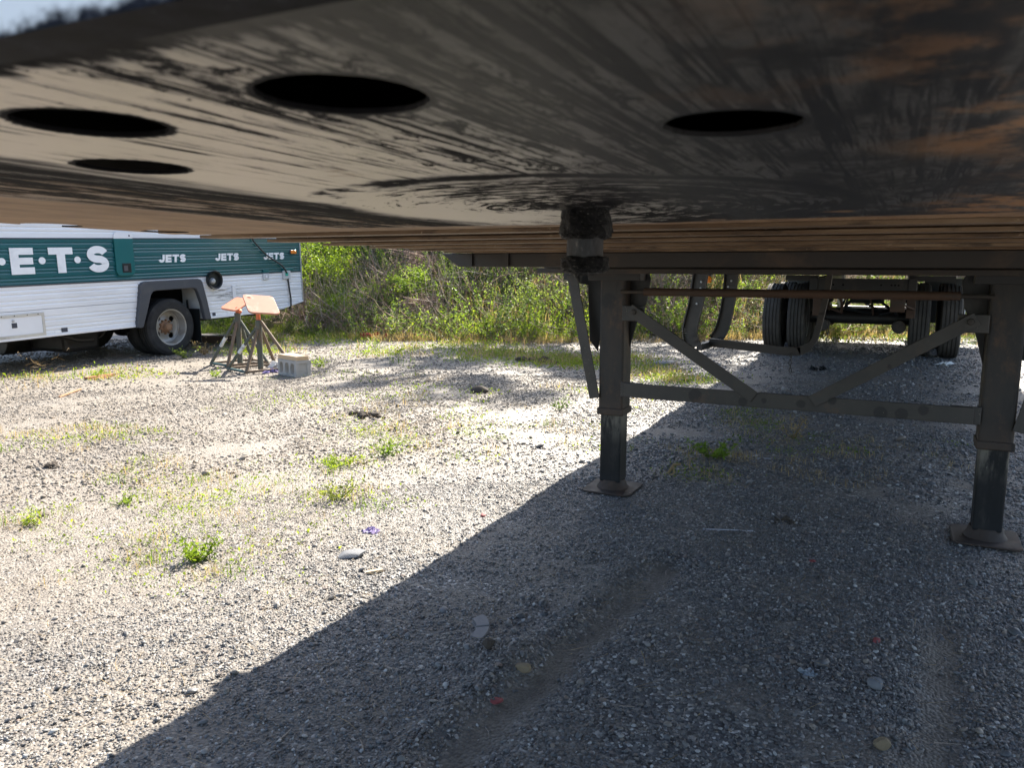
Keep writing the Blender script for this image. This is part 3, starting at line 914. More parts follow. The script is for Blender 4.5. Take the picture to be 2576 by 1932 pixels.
def leafy_clump(seed, mat, stemmat, h=0.45, ns=7, nl=14, L0=0.055, spread=0.22):
    g = np.random.default_rng(seed)
    A = np.column_stack([g.normal(0, 0.05, ns), g.normal(0, 0.05, ns), np.zeros(ns)])
    B = np.column_stack([g.normal(0, spread, ns), g.normal(0, spread, ns), h * g.uniform(0.5, 1.15, ns)])
    st = sticks(A, B, np.full(ns, 0.003), 0.06, g)
    tt = g.uniform(0.25, 1.05, (ns, nl))
    Pp = (A[:, None] + (B - A)[:, None] * tt[..., None]).reshape(-1, 3)
    n_ = len(Pp)
    D = rdir(n_, g, 0.25); U = perp(D, g)
    L = L0 * g.uniform(0.6, 1.3, n_)
    lv = leaf_quads(Pp, D, U, L, L * 0.55)
    return two_mat('leafy_clump', lv, mat, st, stemmat)

def grass_clump(seed, mat, n=34, h=0.3, w=0.0045, rad=0.09, lean=0.35):
    g = np.random.default_rng(seed)
    V, F = blades(n, g, rad, h, w, lean)
    return npmesh('grass_clump', V, F, mat)

def twig_clump(seed, mat, n=26, L=0.55, flat=0.5, r=0.0035):
    g = np.random.default_rng(seed)
    A = np.column_stack([g.normal(0, 0.18, n), g.normal(0, 0.18, n), np.abs(g.normal(0, 0.1, n))])
    D = rdir(n, g, 0.35); D[:, 2] *= flat + 0.3
    B = A + D * (L * g.uniform(0.4, 1.2, n))[:, None]
    B[:, 2] = np.abs(B[:, 2])
    V, F = sticks(A, B, r * g.uniform(0.5, 1.5, n), 0.08, g)
    return npmesh('twig_clump', V, F, mat)

def creeper(seed, mat, n=60, rad=0.14, L0=0.022, h=0.03):
    g = np.random.default_rng(seed)
    P_ = np.column_stack([g.normal(0, rad, n), g.normal(0, rad, n), g.uniform(0, h, n)])
    D = rdir(n, g, 0.6); U = perp(D, g)
    L = L0 * g.uniform(0.5, 1.4, n)
    V, F = leaf_quads(P_, D, U, L, L * 0.5)
    return npmesh('creeper', V, F, mat)

# ------------------------------------------------------------------ semi trailer
ZP = lambda y: 1.404 - 0.0204 * y
XL, XR = -1.82, 0.935
YF, YR = 0.246, 15.4
tr = empty('semi_trailer', (-0.45, 7.8, 0), None, 'long box semi trailer parked on its landing legs, greasy underside overhead', 'trailer')

# coupler plate with its holes
m = MB()
def plate_pts(x0, x1, y0, y1, t0, t1):
    P = [(x0, y0, ZP(y0) + t0), (x1, y0, ZP(y0) + t0), (x1, y1, ZP(y1) + t0), (x0, y1, ZP(y1) + t0),
         (x0, y0, ZP(y0) + t1), (x1, y0, ZP(y0) + t1), (x1, y1, ZP(y1) + t1), (x0, y1, ZP(y1) + t1)]
    return P, [(0, 3, 2, 1), (4, 5, 6, 7), (0, 1, 5, 4), (1, 2, 6, 5), (2, 3, 7, 6), (3, 0, 4, 7)]
Pp = [(-1.76, YF), (XR - 0.01, YF), (XR - 0.01, 1.50), (-1.70, 1.50)]
m.add([(a_, b_, ZP(b_)) for a_, b_ in Pp] + [(a_, b_, ZP(b_) + 0.0035) for a_, b_ in Pp], [(0, 3, 2, 1), (4, 5, 6, 7), (0, 1, 5, 4), (1, 2, 6, 5), (2, 3, 7, 6), (3, 0, 4, 7)])
plate = m.obj('coupler_plate', PLATE, tr)
cutters = []
hole_at = HOLES
for i, (hx, hy, hr) in enumerate(hole_at):
    mm = MB()
    n_ = 72
    g = random.Random(i)
    ph = [g.random() * 6 for _ in range(3)]
    pts = []
    for k in range(n_):
        a_ = 2 * math.pi * k / n_
        q = hr * (1 + 0.006 * math.sin(3 * a_ + ph[0]) + 0.006 * math.sin(7 * a_ + ph[1]) + 0.012 * g.uniform(-1, 1))
        pts.append((hx + q * math.cos(a_), hy + q * math.sin(a_), 1.3))
    mm.extr(pts, (0, 0, 0.25))
    cutters.append(mm.obj('cutter', BLACK))
cut(plate, cutters)
# box closed above the plate: dark inside
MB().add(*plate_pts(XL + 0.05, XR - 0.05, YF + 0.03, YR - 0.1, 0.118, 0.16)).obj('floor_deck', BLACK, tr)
MB().add(*plate_pts(XL + 0.02, XR - 0.02, 1.47, 1.52, 0.004, 0.118)).obj('plate_rear_channel', BROWN, tr)
# walls and roof
fw_ = MB().box(XL, XR, YF - 0.03, YF - 0.002, ZP(YF) - 0.004, 4.05).obj('front_wall', FRONTW, tr)
MB().add([(XL - 0.03, YF, ZP(YF) + 0.10), (XL - 0.002, YF, ZP(YF) + 0.10), (XL - 0.002, YR, ZP(YR) + 0.10), (XL - 0.03, YR, ZP(YR) + 0.10),
          (XL - 0.03, YF, 4.05), (XL - 0.002, YF, 4.05), (XL - 0.002, YR, 3.75), (XL - 0.03, YR, 3.75)],
         [(0, 3, 2, 1), (4, 5, 6, 7), (0, 1, 5, 4), (1, 2, 6, 5), (2, 3, 7, 6), (3, 0, 4, 7)]).obj('side_wall', WHITEP, tr)
MB().add([(XR + 0.002, YF, ZP(YF) + 0.10), (XR + 0.03, YF, ZP(YF) + 0.10), (XR + 0.03, YR, ZP(YR) + 0.10), (XR + 0.002, YR, ZP(YR) + 0.10),
          (XR + 0.002, YF, 4.05), (XR + 0.03, YF, 4.05), (XR + 0.03, YR, 3.75), (XR + 0.002, YR, 3.75)],
         [(0, 3, 2, 1), (4, 5, 6, 7), (0, 1, 5, 4), (1, 2, 6, 5), (2, 3, 7, 6), (3, 0, 4, 7)]).obj('side_wall', WHITEP, tr)
MB().add([(XL - 0.03, YF - 0.03, 4.052), (XR + 0.03, YF - 0.03, 4.052), (XR + 0.03, YR, 3.752), (XL - 0.03, YR, 3.752),
          (XL - 0.03, YF - 0.03, 4.08), (XR + 0.03, YF - 0.03, 4.08), (XR + 0.03, YR, 3.78), (XL - 0.03, YR, 3.78)],
         [(0, 3, 2, 1), (4, 5, 6, 7), (0, 1, 5, 4), (1, 2, 6, 5), (2, 3, 7, 6), (3, 0, 4, 7)]).obj('roof', WHITEP, tr)
MB().box(XL, XR, YR - 0.04, YR, ZP(YR) + 0.1, 3.74).obj('rear_door', WHITEP, tr)
for x0, x1 in ((XL - 0.035, XL + 0.008), (XR - 0.008, XR + 0.035)):
    MB().add(*plate_pts(x0, x1, YF + 0.02, YR, 0.03, 0.16)).obj('side_rail', RAIL, tr)
# crossmembers: I beams under the floor
y = 1.66
first = None
while y < YR - 0.2:
    if first is None:
        mm = MB()
        z0 = ZP(y)
        xa, xb = XL + 0.012, XR - 0.012
        mm.box(xa, xb, y - 0.045, y + 0.045, z0, z0 + 0.008)
        mm.box(xa, xb, y - 0.004, y + 0.004, z0 + 0.008, z0 + 0.108)
        mm.box(xa, xb, y - 0.04, y + 0.04, z0 + 0.108, z0 + 0.115)
        first = mm.obj('crossmember', CROSSM, tr)
        fy = y
    else:
        copy_to(first, (0, y - fy, ZP(y) - ZP(fy)), tr)
    y += 0.262 if y < 3.4 else 0.305
# kingpin
kx, ky = PIN
kz = ZP(ky) + 0.001
def lump(prof, seed, amp, mat, name, parent, n=48, sub=6):
    g = random.Random(seed)
    ph = [(g.random() * 6.28, g.randint(2, 9), g.uniform(20, 120), g.random() * 6.28) for _ in range(9)]
    V = []; F = []
    prof2 = []
    for i in range(len(prof) - 1):
        for k in range(sub):
            f_ = k / sub
            prof2.append((prof[i][0] + (prof[i + 1][0] - prof[i][0]) * f_, prof[i][1] + (prof[i + 1][1] - prof[i][1]) * f_))
    prof2.append(prof[-1])
    for (r_, hz) in prof2:
        for k in range(n):
            a_ = 2 * math.pi * k / n
            d = sum(math.sin(a_ * q + p + hz * fr + p2) for p, q, fr, p2 in ph) / 4 + g.uniform(-0.35, 0.35)
            rr2 = r_ * (1 + amp * d) if r_ > 0.004 else r_
            V.append((kx + rr2 * math.cos(a_), ky + rr2 * math.sin(a_), kz + hz + amp * 0.012 * g.uniform(-1, 1)))
    for i in range(len(prof2) - 1):
        for k in range(n):
            k2 = (k + 1) % n
            F.append((i * n + k, i * n + k2, (i + 1) * n + k2, (i + 1) * n + k))
    mm = MB(); mm.add(V, F)
    return mm.obj(name, mat, parent, smooth=True)
kp = lump([(0.0, -0.03), (0.0275, -0.03), (0.0275, -0.09), (0.0, -0.09)], 1, 0.02, STEEL, 'kingpin', tr, sub=4)
lump([(0.052, 0.004), (0.0365, -0.004), (0.0365, -0.036), (0.034, -0.043), (0.028, -0.047), (0.027, -0.043)], 2, 0.12, GREASE, 'grease_collar', kp)
lump([(0.026, -0.072), (0.035, -0.075), (0.0362, -0.09), (0.030, -0.095), (0.012, -0.099), (0.0, -0.10)], 3, 0.13, GREASE, 'grease_flange', kp)
# drip below the pin
mm = MB()
mm.tube([(kx - 0.006, ky - 0.012, kz - 0.094), (kx - 0.004, ky - 0.014, kz - 0.104), (kx - 0.001, ky - 0.014, kz - 0.113)], [0.009, 0.005, 0.001], 8)
mm.obj('grease_drip', GREASE, kp, smooth=True)

# bolster beams in front of the landing gear
def bolster(y0, y1, z0, z1, xl, xr, ch, name, flange=True):
    mm = MB()
    mm.extr([(xl + ch, y0, z0), (xr - ch, y0, z0), (xr, y0, z1), (xl, y0, z1)], (0, y1 - y0, 0))
    b = mm.obj(name, BEAM, tr, 0.004)
    return b
b1 = bolster(3.05, 3.16, 1.283, 1.343, -1.90, 1.02, 0.09, 'bolster_beam')
for x_ in (-1.745, -1.565):
    MB().box(x_ - 0.012, x_ + 0.012, 3.038, 3.049, 1.286, 1.342).obj('stiffener', BEAM, b1)
b2 = MB().box(-1.80, 0.80, 3.86, 3.95, 1.246, 1.272).obj('gear_bolster', BEAM, tr, 0.003)
MB().box(-1.80, 0.80, 3.951, 4.30, 1.272, 1.325).obj('gear_mount_plate', RAIL, tr, 0.003)
# landing gear
GXL, GXR, GY_ = -1.458, 0.398, 4.18
def leg(cx, sgn, zf):
    b_ = 0.071
    mm = MB().box(cx - b_, cx + b_, GY_ - b_, GY_ + b_, 0.475, 1.275)
    L_ = mm.obj('landing_leg', LEGM, tr, 0.012, seg=3)
    MB().box(cx - b_ - 0.007, cx + b_ + 0.007, GY_ - b_ - 0.007, GY_ + b_ + 0.007, 0.452, 0.492).obj('collar', LEGM, L_, 0.006)
    i_ = 0.061
    MB().box(cx - i_, cx + i_, GY_ - i_, GY_ + i_, 0.06, 0.456).obj('inner_tube', INNER, L_, 0.01, seg=3)
    ft = MB()
    th = 0.009
    ft.extr([(cx - 0.142, GY_ - 0.125, zf), (cx - 0.125, GY_ - 0.142, zf - 0.003), (cx + 0.125, GY_ - 0.142, zf - 0.003), (cx + 0.142, GY_ - 0.125, zf), (cx + 0.142, GY_ + 0.125, zf), (cx + 0.125, GY_ + 0.142, zf), (cx - 0.125, GY_ + 0.142, zf), (cx - 0.142, GY_ + 0.125, zf)], (0, 0, th))
    ft.obj('foot', FOOT, L_, 0.003)
    pd = MB()
    pr = [(0.0, 0.0), (0.092, 0.0), (0.088, 0.008), (0.078, 0.022), (0.070, 0.05), (0.0, 0.05)]
    pd.lathe(pr, (cx, GY_, zf + th), 'z', 24)
    pd.obj('foot_dome', FOOT, L_, smooth=True)
    # joint lugs
    for (z_, nm) in ((1.03, 'diagonal_lug'), (0.61, 'bar_lug')):
        s_ = sgn
        x0, x1 = sorted((cx + s_ * (b_ - 0.002), cx + s_ * 0.195))
        lug = MB().box(x0, x1, GY_ - 0.102, GY_ - 0.090, z_ - 0.042, z_ + 0.042).obj(nm, BRACE, L_, 0.004)
        MB().lathe([(0.0, 0.0), (0.017, 0.0), (0.015, 0.012), (0.0, 0.014)], (cx + s_ * 0.145, GY_ - 0.102, z_), 'y', 10, -1).obj('bolt', BEAM, lug)
    # wing bracket
    wb = MB()
    s_ = -sgn
    wb.extr([(cx + s_ * 0.33, GY_ + 0.02, 1.27), (cx + s_ * 0.33, GY_ + 0.02, 1.205), (cx + s_ * 0.18, GY_ + 0.02, 1.175), (cx + s_ * 0.165, GY_ + 0.02, 0.86), (cx + s_ * 0.115, GY_ + 0.02, 0.80), (cx + s_ * 0.105, GY_ + 0.02, 0.86), (cx + s_ * 0.072, GY_ + 0.02, 0.86), (cx + s_ * 0.072, GY_ + 0.02, 1.27)], (0, 0.012, 0))
    wb.obj('wing_bracket', BLACKP, L_, 0.003)
    gs = MB()
    s_ = sgn
    gs.extr([(cx + s_ * 0.072, GY_ + 0.03, 1.27), (cx + s_ * 0.155, GY_ + 0.03, 1.27), (cx + s_ * 0.185, GY_ + 0.03, 1.215), (cx + s_ * 0.165, GY_ + 0.03, 1.09), (cx + s_ * 0.11, GY_ + 0.03, 0.97), (cx + s_ * 0.072, GY_ + 0.03, 0.83)], (0, 0.012, 0))
    gs.obj('gusset', BLACKP, L_, 0.003)
    MB().box(cx - 0.14, cx + 0.16, GY_ - 0.085, GY_ + 0.1, 1.205, 1.272).obj('top_bracket', BLACKP, L_, 0.004)
    # brace angle running from the frame down to the leg
    st = MB()
    top = Vector((cx - sgn * 0.235, GY_ - 0.085, 1.235)); bot = Vector((cx - sgn * 0.088, GY_ - 0.085, 0.545))
    ax = (bot - top).normalized()
    sd = Vector((0, 1, 0)).cross(ax).normalized() * (1 if sgn > 0 else -1)
    st.obox((top + bot) / 2, ax * ((bot - top).length / 2), sd * 0.030, Vector((0, 0.004, 0)))
    st.obox((top + bot) / 2 + sd * 0.028 + Vector((0, 0.03, 0)), ax * ((bot - top).length / 2), sd * 0.004, Vector((0, 0.03, 0)))
    st.obj('leg_brace', BRACE, L_, 0.002)
    return L_
lgl = leg(GXL, 1, 0.012)
lgr = leg(GXR, -1, 0.012)
# cross bracing between the legs
yb = GY_ - 0.118
lx0, lx1 = GXL + 0.19, GXR - 0.19
MB().box(lx0 - 0.09, lx1 + 0.09, yb - 0.006, yb + 0.006, 0.572, 0.650).obj('cross_bar', BRACE, tr, 0.003)
for sx, s_ in ((lx0, 1), (lx1, -1)):
    a_ = Vector((sx - s_ * 0.07, yb - 0.013, 1.055)); b_ = Vector(((sx + s_ * 0.60), yb - 0.013, 0.625))
    dd = (b_ - a_).normalized()
    ww = Vector((0, 1, 0)).cross(dd)
    dm_ = MB().obox((a_ + b_) / 2, dd * ((b_ - a_).length / 2), ww * 0.031, Vector((0, 0.005, 0))).obj('diagonal_brace', BRACE, tr, 0.002)
    MB().lathe([(0.0, 0.0), (0.016, 0.0), (0.014, 0.01), (0.0, 0.012)], (sx - s_ * 0.045, yb - 0.019, 1.04), 'y', 8, -1).obj('bolt', BEAM, dm_)
rod = MB().tube([(lx0 + 0.0, GY_ - 0.1, 1.147), (lx1 - 0.0, GY_ - 0.1, 1.152)], 0.021, 12).obj('crank_shaft', RUSTY, tr, smooth=True)
MB().tube([(GXL + 0.06, GY_ - 0.1, 1.146), (lx0 + 0.04, GY_ - 0.1, 1.147)], 0.0105, 10).obj('shaft_end', BEAM, rod)
MB().tube([(lx1 - 0.04, GY_ - 0.1, 1.152), (GXR - 0.06, GY_ - 0.1, 1.152)], 0.0105, 10).obj('shaft_end', BEAM, rod)
for x_ in (lx0 + 0.03, lx1 - 0.03):
    MB().tube([(x_, GY_ - 0.122, 1.149), (x_, GY_ - 0.078, 1.149)], 0.007, 8).obj('shaft_bolt', RUSTY, rod)

# tyre carrier: two channel hoops on the left, a bar across and one hoop back up
def chan(path, w, d, name, parent, mat=BLACKP):
    """Channel bent in a plane y = const: web facing -y, flanges behind."""
    mm = MB()
    Q_ = [Vector(p) for p in path]
    P_ = []
    for i in range(len(Q_) - 1):
        p0, p1, p2, p3 = Q_[max(0, i - 1)], Q_[i], Q_[i + 1], Q_[min(len(Q_) - 1, i + 2)]
        for k in range(5):
            u_ = k / 5
            P_.append(0.5 * (2 * p1 + (p2 - p0) * u_ + (2 * p0 - 5 * p1 + 4 * p2 - p3) * u_ ** 2 + (3 * p1 - p0 - 3 * p2 + p3) * u_ ** 3))
    P_.append(Q_[-1])
    for i in range(len(P_) - 1):
        a_, b_ = P_[i], P_[i + 1]
        dd = (b_ - a_).normalized()
        s_ = Vector((0, 1, 0)).cross(dd).normalized()
        e = dd * 0.001
        mm.obox((a_ + b_) / 2, dd * ((b_ - a_).length / 2) + e, s_ * w / 2, Vector((0, 0.005, 0)))
        for k in (-1, 1):
            mm.obox((a_ + b_) / 2 + s_ * k * (w / 2) + Vector((0, -d / 2, 0)), dd * ((b_ - a_).length / 2) + e, s_ * 0.005, Vector((0, d / 2, 0)))
    return mm.obj(name, mat, parent)
ca = empty('tyre_carrier', (-1.2, 7.7, 0.5), tr)
def curve_up(x0, z_top, x1, z_bot, y_, n_=8):
    pts = [(x0, y_, z_top), (x0 - (x0 - x1) * 0.25, y_, z_bot + (z_top - z_bot) * 0.42)]
    for k in range(1, n_ + 1):
        f_ = k / n_
        a_ = f_ * math.pi / 2
        pts.append((x0 - (x0 - x1) * (0.25 + 0.75 * (1 - math.cos(a_))) if False else x0 - (x0 - x1) * (0.25 + 0.75 * f_ ** 1.6), y_, z_bot + (z_top - z_bot) * 0.42 * (1 - f_)))
    return pts
chan([(-1.70, 7.2, ZP(7.2)), (-1.735, 7.2, 0.95), (-1.775, 7.2, 0.76), (-1.785, 7.2, 0.66), (-1.765, 7.2, 0.58), (-1.735, 7.2, 0.53)], 0.125, 0.05, 'hoop_upright', ca, BRACE)
chan([(-1.63, 8.2, ZP(8.2)), (-1.645, 8.2, 0.95), (-1.68, 8.2, 0.72), (-1.715, 8.2, 0.60), (-1.77, 8.2, 0.51), (-1.80, 8.2, 0.49)], 0.125, 0.05, 'hoop_upright', ca, BRACE)
MB().beam((-1.70, 7.2, 0.53), (-1.72, 8.22, 0.50), 0.05, 0.06).obj('side_bar', BLACKP, ca, 0.003)
pth = [(-1.69, 7.62, 0.54), (-0.98, 7.55, 0.495), (-0.86, 7.55, 0.50), (-0.78, 7.55, 0.545), (-0.735, 7.55, 0.62), (-0.712, 7.55, 0.72), (-0.69, 7.55, 0.85), (-0.662, 7.55, 1.02), (-0.64, 7.55, ZP(7.55))]
mm = MB()
for i in range(len(pth) - 1):
    a_, b_ = Vector(pth[i]), Vector(pth[i + 1])
    dd = (b_ - a_).normalized()
    mm.beam(a_ - dd * 0.008, b_ + dd * 0.008, 0.05, 0.075, (0, 1, 0.001) if abs(dd.z) > 0.6 else (0, 0, 1))
mm.obj('carrier_bar', BEAM, ca)
for (bx, by, bz) in ((-1.70, 7.168, 1.13), (-1.705, 7.168, 1.07), (-1.735, 7.168, 0.93), (-1.63, 8.168, 1.12), (-1.66, 8.168, 1.06)):
    MB().lathe([(0.0, 0.0), (0.011, 0.0), (0.009, 0.008), (0.0, 0.009)], (bx, by + 0.026, bz), 'y', 8, -1).obj('bolt', ALU, ca)
def chain(x_, y_, z_, n_, parent):
    mm = MB()
    for i in range(n_):
        c_ = Vector((x_ + 0.004 * math.sin(i * 2.1), y_, z_ - i * 0.036))
        a_ = (i % 2) * math.pi / 2
        u_ = Vector((math.cos(a_), math.sin(a_), 0))
        ring = [c_ + u_ * 0.011 * math.cos(q) + Vector((0, 0, 0.023)) * math.sin(q) for q in np.linspace(0, 6.283, 11)]
        mm.tube(ring, 0.004, 5, False)
    return mm.obj('chain', BEAM, parent, smooth=True)
chain(-0.93, 7.5, 0.47, 5, ca)
chain(-0.67, 8.0, 0.73, 6, ca)
mk = MB().lathe([(0.0, 0.0), (0.032, 0.0), (0.038, 0.008), (0.035, 0.022), (0.018, 0.032), (0.0, 0.034)], (-1.82, 8.0, 1.135), 'y', 16, -1).obj('marker_lamp', AMBER, tr, smooth=True)
MB().box(-1.87, -1.80, 7.995, 8.02, 1.17, 1.235).obj('lamp_bracket', BLACKP, mk)

# running gear
def tyre_prof(r, w):
    hw = w / 2
    p = [(r * 0.56, -hw * 0.72), (r * 0.60, -hw * 0.88), (r * 0.74, -hw), (r * 0.90, -hw * 0.97), (r * 0.965, -hw * 0.9), (r * 0.985, -hw * 0.84)]
    gw = w * 0.028
    for gx_ in (-0.50, -0.17, 0.17, 0.50):
        c_ = gx_ * hw * 1.1
        p += [(r * (1 - 0.010 * abs(gx_)), c_ - gw), (r * 0.970, c_ - gw * 0.8), (r * 0.970, c_ + gw * 0.8), (r * (1 - 0.010 * abs(gx_)), c_ + gw)]
    p += [(r * 0.985, hw * 0.84), (r * 0.965, hw * 0.9), (r * 0.90, hw * 0.97), (r * 0.74, hw), (r * 0.60, hw * 0.88), (r * 0.56, hw * 0.72)]
    return p
def truck_wheel(cx, cy, cz, r, w, out, parent):
    we = empty('wheel', (cx, cy, cz), parent)
    MB().lathe(tyre_prof(r, w), (cx, cy, cz), 'x', 56).obj('tyre', TREAD, we, smooth=True)
    MB().lathe([(r * 0.55, -w * 0.37), (r * 0.58, -w * 0.40), (r * 0.55, -w * 0.30), (r * 0.50, 0.0), (r * 0.46, out * w * 0.15), (r * 0.2, out * w * 0.2), (0.0, out * w * 0.22)], (cx, cy, cz), 'x', 32).obj('rim', RIMM, we, smooth=True)
    MB().lathe([(r * 0.55, w * 0.37), (r * 0.58, w * 0.40), (r * 0.55, w * 0.30), (r * 0.50, 0.0)], (cx, cy, cz), 'x', 32).obj('rim_flange', RIMM, we, smooth=True)
    return we
AXY, AXR = 12.5, 0.505
w0 = truck_wheel(-1.795, AXY, AXR - 0.012, AXR, 0.262, -1, tr)
copy_tree(w0, (0.345, 0, 0), tr)
copy_tree(w0, (1.945, 0, 0), tr)
copy_tree(w0, (2.325, 0, 0), tr)
for dx_ in (0, 0.345, 1.945, 2.325):
    copy_tree(w0, (dx_, 1.24, 0), tr)
for ya in (AXY, AXY + 1.24):
    ax_ = MB().tube([(-1.3, ya, AXR), (0.2, ya, AXR)], 0.085, 16).obj('axle', BLACKP, tr, smooth=True)
    for x_ in (-1.10, -0.10):
        MB().tube([(x_, ya - 0.36, 0.415), (x_, ya - 0.14, 0.415)], [0.092, 0.092], 20).obj('brake_chamber', BEAM, ax_, 0.012)
        MB().beam((x_, ya - 0.2, 0.45), (x_ - 0.02, ya, 0.5), 0.05, 0.05).obj('chamber_bracket', BLACKP, ax_)
    for x_ in (-1.14, 0.03):
        MB().beam((x_, ya - 0.72, 0.80), (x_, ya + 0.05, 0.57), 0.07, 0.09).obj('trailing_arm', BLACKP, ax_, 0.005)
        MB().lathe([(0.0, 0.0), (0.11, 0.0), (0.125, 0.04), (0.11, 0.08), (0.125, 0.13), (0.11, 0.18), (0.0, 0.18)], (x_, ya + 0.32, 0.72), 'z', 20).obj('air_spring', TYRE, ax_, smooth=True)
for x_ in (-1.14, 0.03):
    MB().box(x_ - 0.05, x_ + 0.05, 11.1, 15.2, 0.93, 1.11).obj('slider_rail', BLACKP, tr, 0.006)
    for ya in (AXY, AXY + 1.24):
        MB().box(x_ - 0.055, x_ + 0.055, ya - 0.80, ya - 0.66, 0.57, 0.93).obj('hanger', RUSTY, tr, 0.006)
sb = MB().box(-1.09, -0.02, 11.12, 11.20, 0.95, 1.10).obj('slider_crossbar', BLACKP, tr, 0.004)
for x_ in (-0.98, -0.94, -0.90, -0.78, -0.33, -0.21, -0.17, -0.13):
    MB().lathe([(0.0, 0.0), (0.012, 0.0), (0.0, 0.003)], (x_, 11.119, 1.02), 'y', 10, -1).obj('bolt_hole', BLACK, sb)
MB().box(-1.5, -1.09, 11.14, 11.22, 1.07, 1.14).obj('slider_wing', BLACKP, tr)
MB().box(-0.02, 0.5, 11.14, 11.22, 1.07, 1.14).obj('slider_wing', BLACKP, tr)
g = random.Random(8)
for i in range(9):
    x_ = -0.9 + 0.1 * i
    pts = [Vector((x_, 11.4 + g.uniform(0, 0.3), 0.97)), Vector((x_ + g.uniform(-0.1, 0.1), 11.5, 0.82 + g.uniform(-0.06, 0.05))), Vector((x_ + g.uniform(-0.2, 0.2), 11.7, 0.70 + g.uniform(-0.08, 0.06))), Vector((x_ + g.uniform(-0.25, 0.3), 11.9, 0.62 + g.uniform(-0.04, 0.06)))]
    MB().tube(pts, 0.014 if i % 3 else 0.02, 7).obj('air_hose', BLKPL if i % 4 else RUSTY, tr, smooth=True)
MB().box(-0.22, -0.04, 11.45, 11.75, 0.66, 0.93).obj('valve_bracket', RUSTY, tr, 0.01)
MB().tube([(-0.72, 11.75, 0.84), (-0.30, 11.75, 0.84)], 0.085, 16).obj('air_tank', BLACKP, tr, 0.01, smooth=True)
bp = MB().box(-1.75, 0.86, 15.22, 15.32, 0.43, 0.545).obj('rear_guard', BUMPER, tr, 0.005)
for x_ in (-1.1, 0.0):
    MB().box(x_ - 0.05, x_ + 0.05, 15.24, 15.31, 0.545, 1.1).obj('guard_post', BUMPER, bp, 0.004)
for x_ in (-1.62, 0.51):
    MB().box(x_ - 0.3, x_ + 0.3, 14.55, 14.562, 0.33, 1.05).obj('mud_flap', BLKPL, tr)
# ------------------------------------------------------------------ motorhome
MX, MY = -9.3, 7.78
mh = empty('motorhome', (MX, MY, 0), None, 'white motorhome with a dark green band lettered J E T S along its side', 'motorhome')
MHL, MHR = MY - 4.9, MY + 2.66           # front and rear ends
ZB, ZS, ZG0, ZG1, ZT = 0.463, 0.795, 1.087, 1.637, 2.95

def siding(y0, y1, zs, name, mat, parent, bot=None):
    """Ribbed sheet: zs = groove heights from z0 to z1, ribs stand 9 mm proud."""
    prof = []
    z0, z1 = zs[0], zs[-1]
    prof.append((z0, 0.0))
    for zg in zs[1:-1]:
        prof += [(zg - 0.018, 0.0), (zg - 0.004, -0.008), (zg + 0.003, -0.008), (zg + 0.009, 0.0)]
    prof.append((z1, 0.0))
    prof = [(z1, -0.03)] and prof
    ys = [y0, y1] if bot is None else sorted({y0, y1, *[b[0] for b in bot]})
    pts = []
    nP = len(prof)
    for yy in ys:
        zb = z0 if bot is None else float(np.interp(yy, [b[0] for b in bot], [b[1] for b in bot]))
        for (z_, dx_) in prof:
            pts.append((MX + dx_, yy, max(z_, zb)))
    F = []
    for j in range(len(ys) - 1):
        for i in range(nP - 1):
            F.append((j * nP + i, (j + 1) * nP + i, (j + 1) * nP + i + 1, j * nP + i + 1))
    mm = MB(); mm.add(pts, F)
    o = mm.obj(name, mat, parent, fix=False)
    so = o.modifiers.new('thick', 'SOLIDIFY'); so.thickness = 0.012; so.offset = -1
    return o

wy0, wy1 = MY - 0.535, MY + 0.525
low_g = [ZB + 0.02, 0.535, 0.585, 0.66, 0.71, ZS]
up_g = [ZS + 0.006, 0.865, 0.915, 0.99, 1.04, ZG0 - 0.003]
rear_bot = [(wy1, ZB), (9.42, ZB), (9.95, 0.495), (MHR, 0.583)]
# body core behind the skins (leaves the wheel well free)
core = MB()
xi, xo = MX - 0.03, MX - 2.34
core.box(xo, xi, MHL, wy0 - 0.02, ZB + 0.02, ZT - 0.02)
core.box(xo, xi, wy0 - 0.019, wy1 + 0.019, 1.06, ZT - 0.021)
core.extr([(xi, wy1 + 0.02, ZB + 0.02), (xi, 9.42, ZB + 0.02), (xi, MHR - 0.01, 0.60), (xi, MHR - 0.01, ZT - 0.02), (xi, wy1 + 0.02, ZT - 0.02)], (xo - xi, 0, 0))
core.obj('body', TRIMW, mh)
MB().box(xo + 0.7, MX - 0.42, wy0 - 0.017, wy1 + 0.017, 0.36, 1.058).box(MX - 0.419, MX - 0.032, wy0 - 0.0185, wy0 - 0.004, 0.47, 1.056).box(MX - 0.419, MX - 0.032, wy0 - 0.003, wy1 + 0.003, 1.04, 1.0555).obj('wheel_well', BLACK, mh)
MB().box(MX - 0.419, MX - 0.032, wy1 + 0.004, wy1 + 0.0185, 0.47, 1.056).obj('well_side', GREY, mh)
siding(MHL, wy0, low_g, 'lower_siding', SIDING, mh)
siding(MHL, wy0, up_g, 'lower_siding', SIDING, mh)
siding(wy1, MHR, low_g, 'lower_siding', SIDING, mh, rear_bot)
siding(wy1, MHR, up_g, 'lower_siding', SIDING, mh)
MB().box(MX - 0.03, MX - 0.001, wy0 + 0.001, wy1 - 0.001, 1.03, ZG0 - 0.004).obj('arch_panel', SIDING, mh)
gz_ = [ZG0, 1.135, 1.175, 1.245, 1.285, 1.36, 1.40, 1.475, 1.515, 1.585, ZG1]
siding(MHL, MHR, gz_, 'green_band', GREEN, mh)
siding(MHL, MHR, [ZG1 + 0.004, 1.72, 1.77, 1.86, 1.91, 2.0, 2.05], 'upper_siding', SIDING, mh)
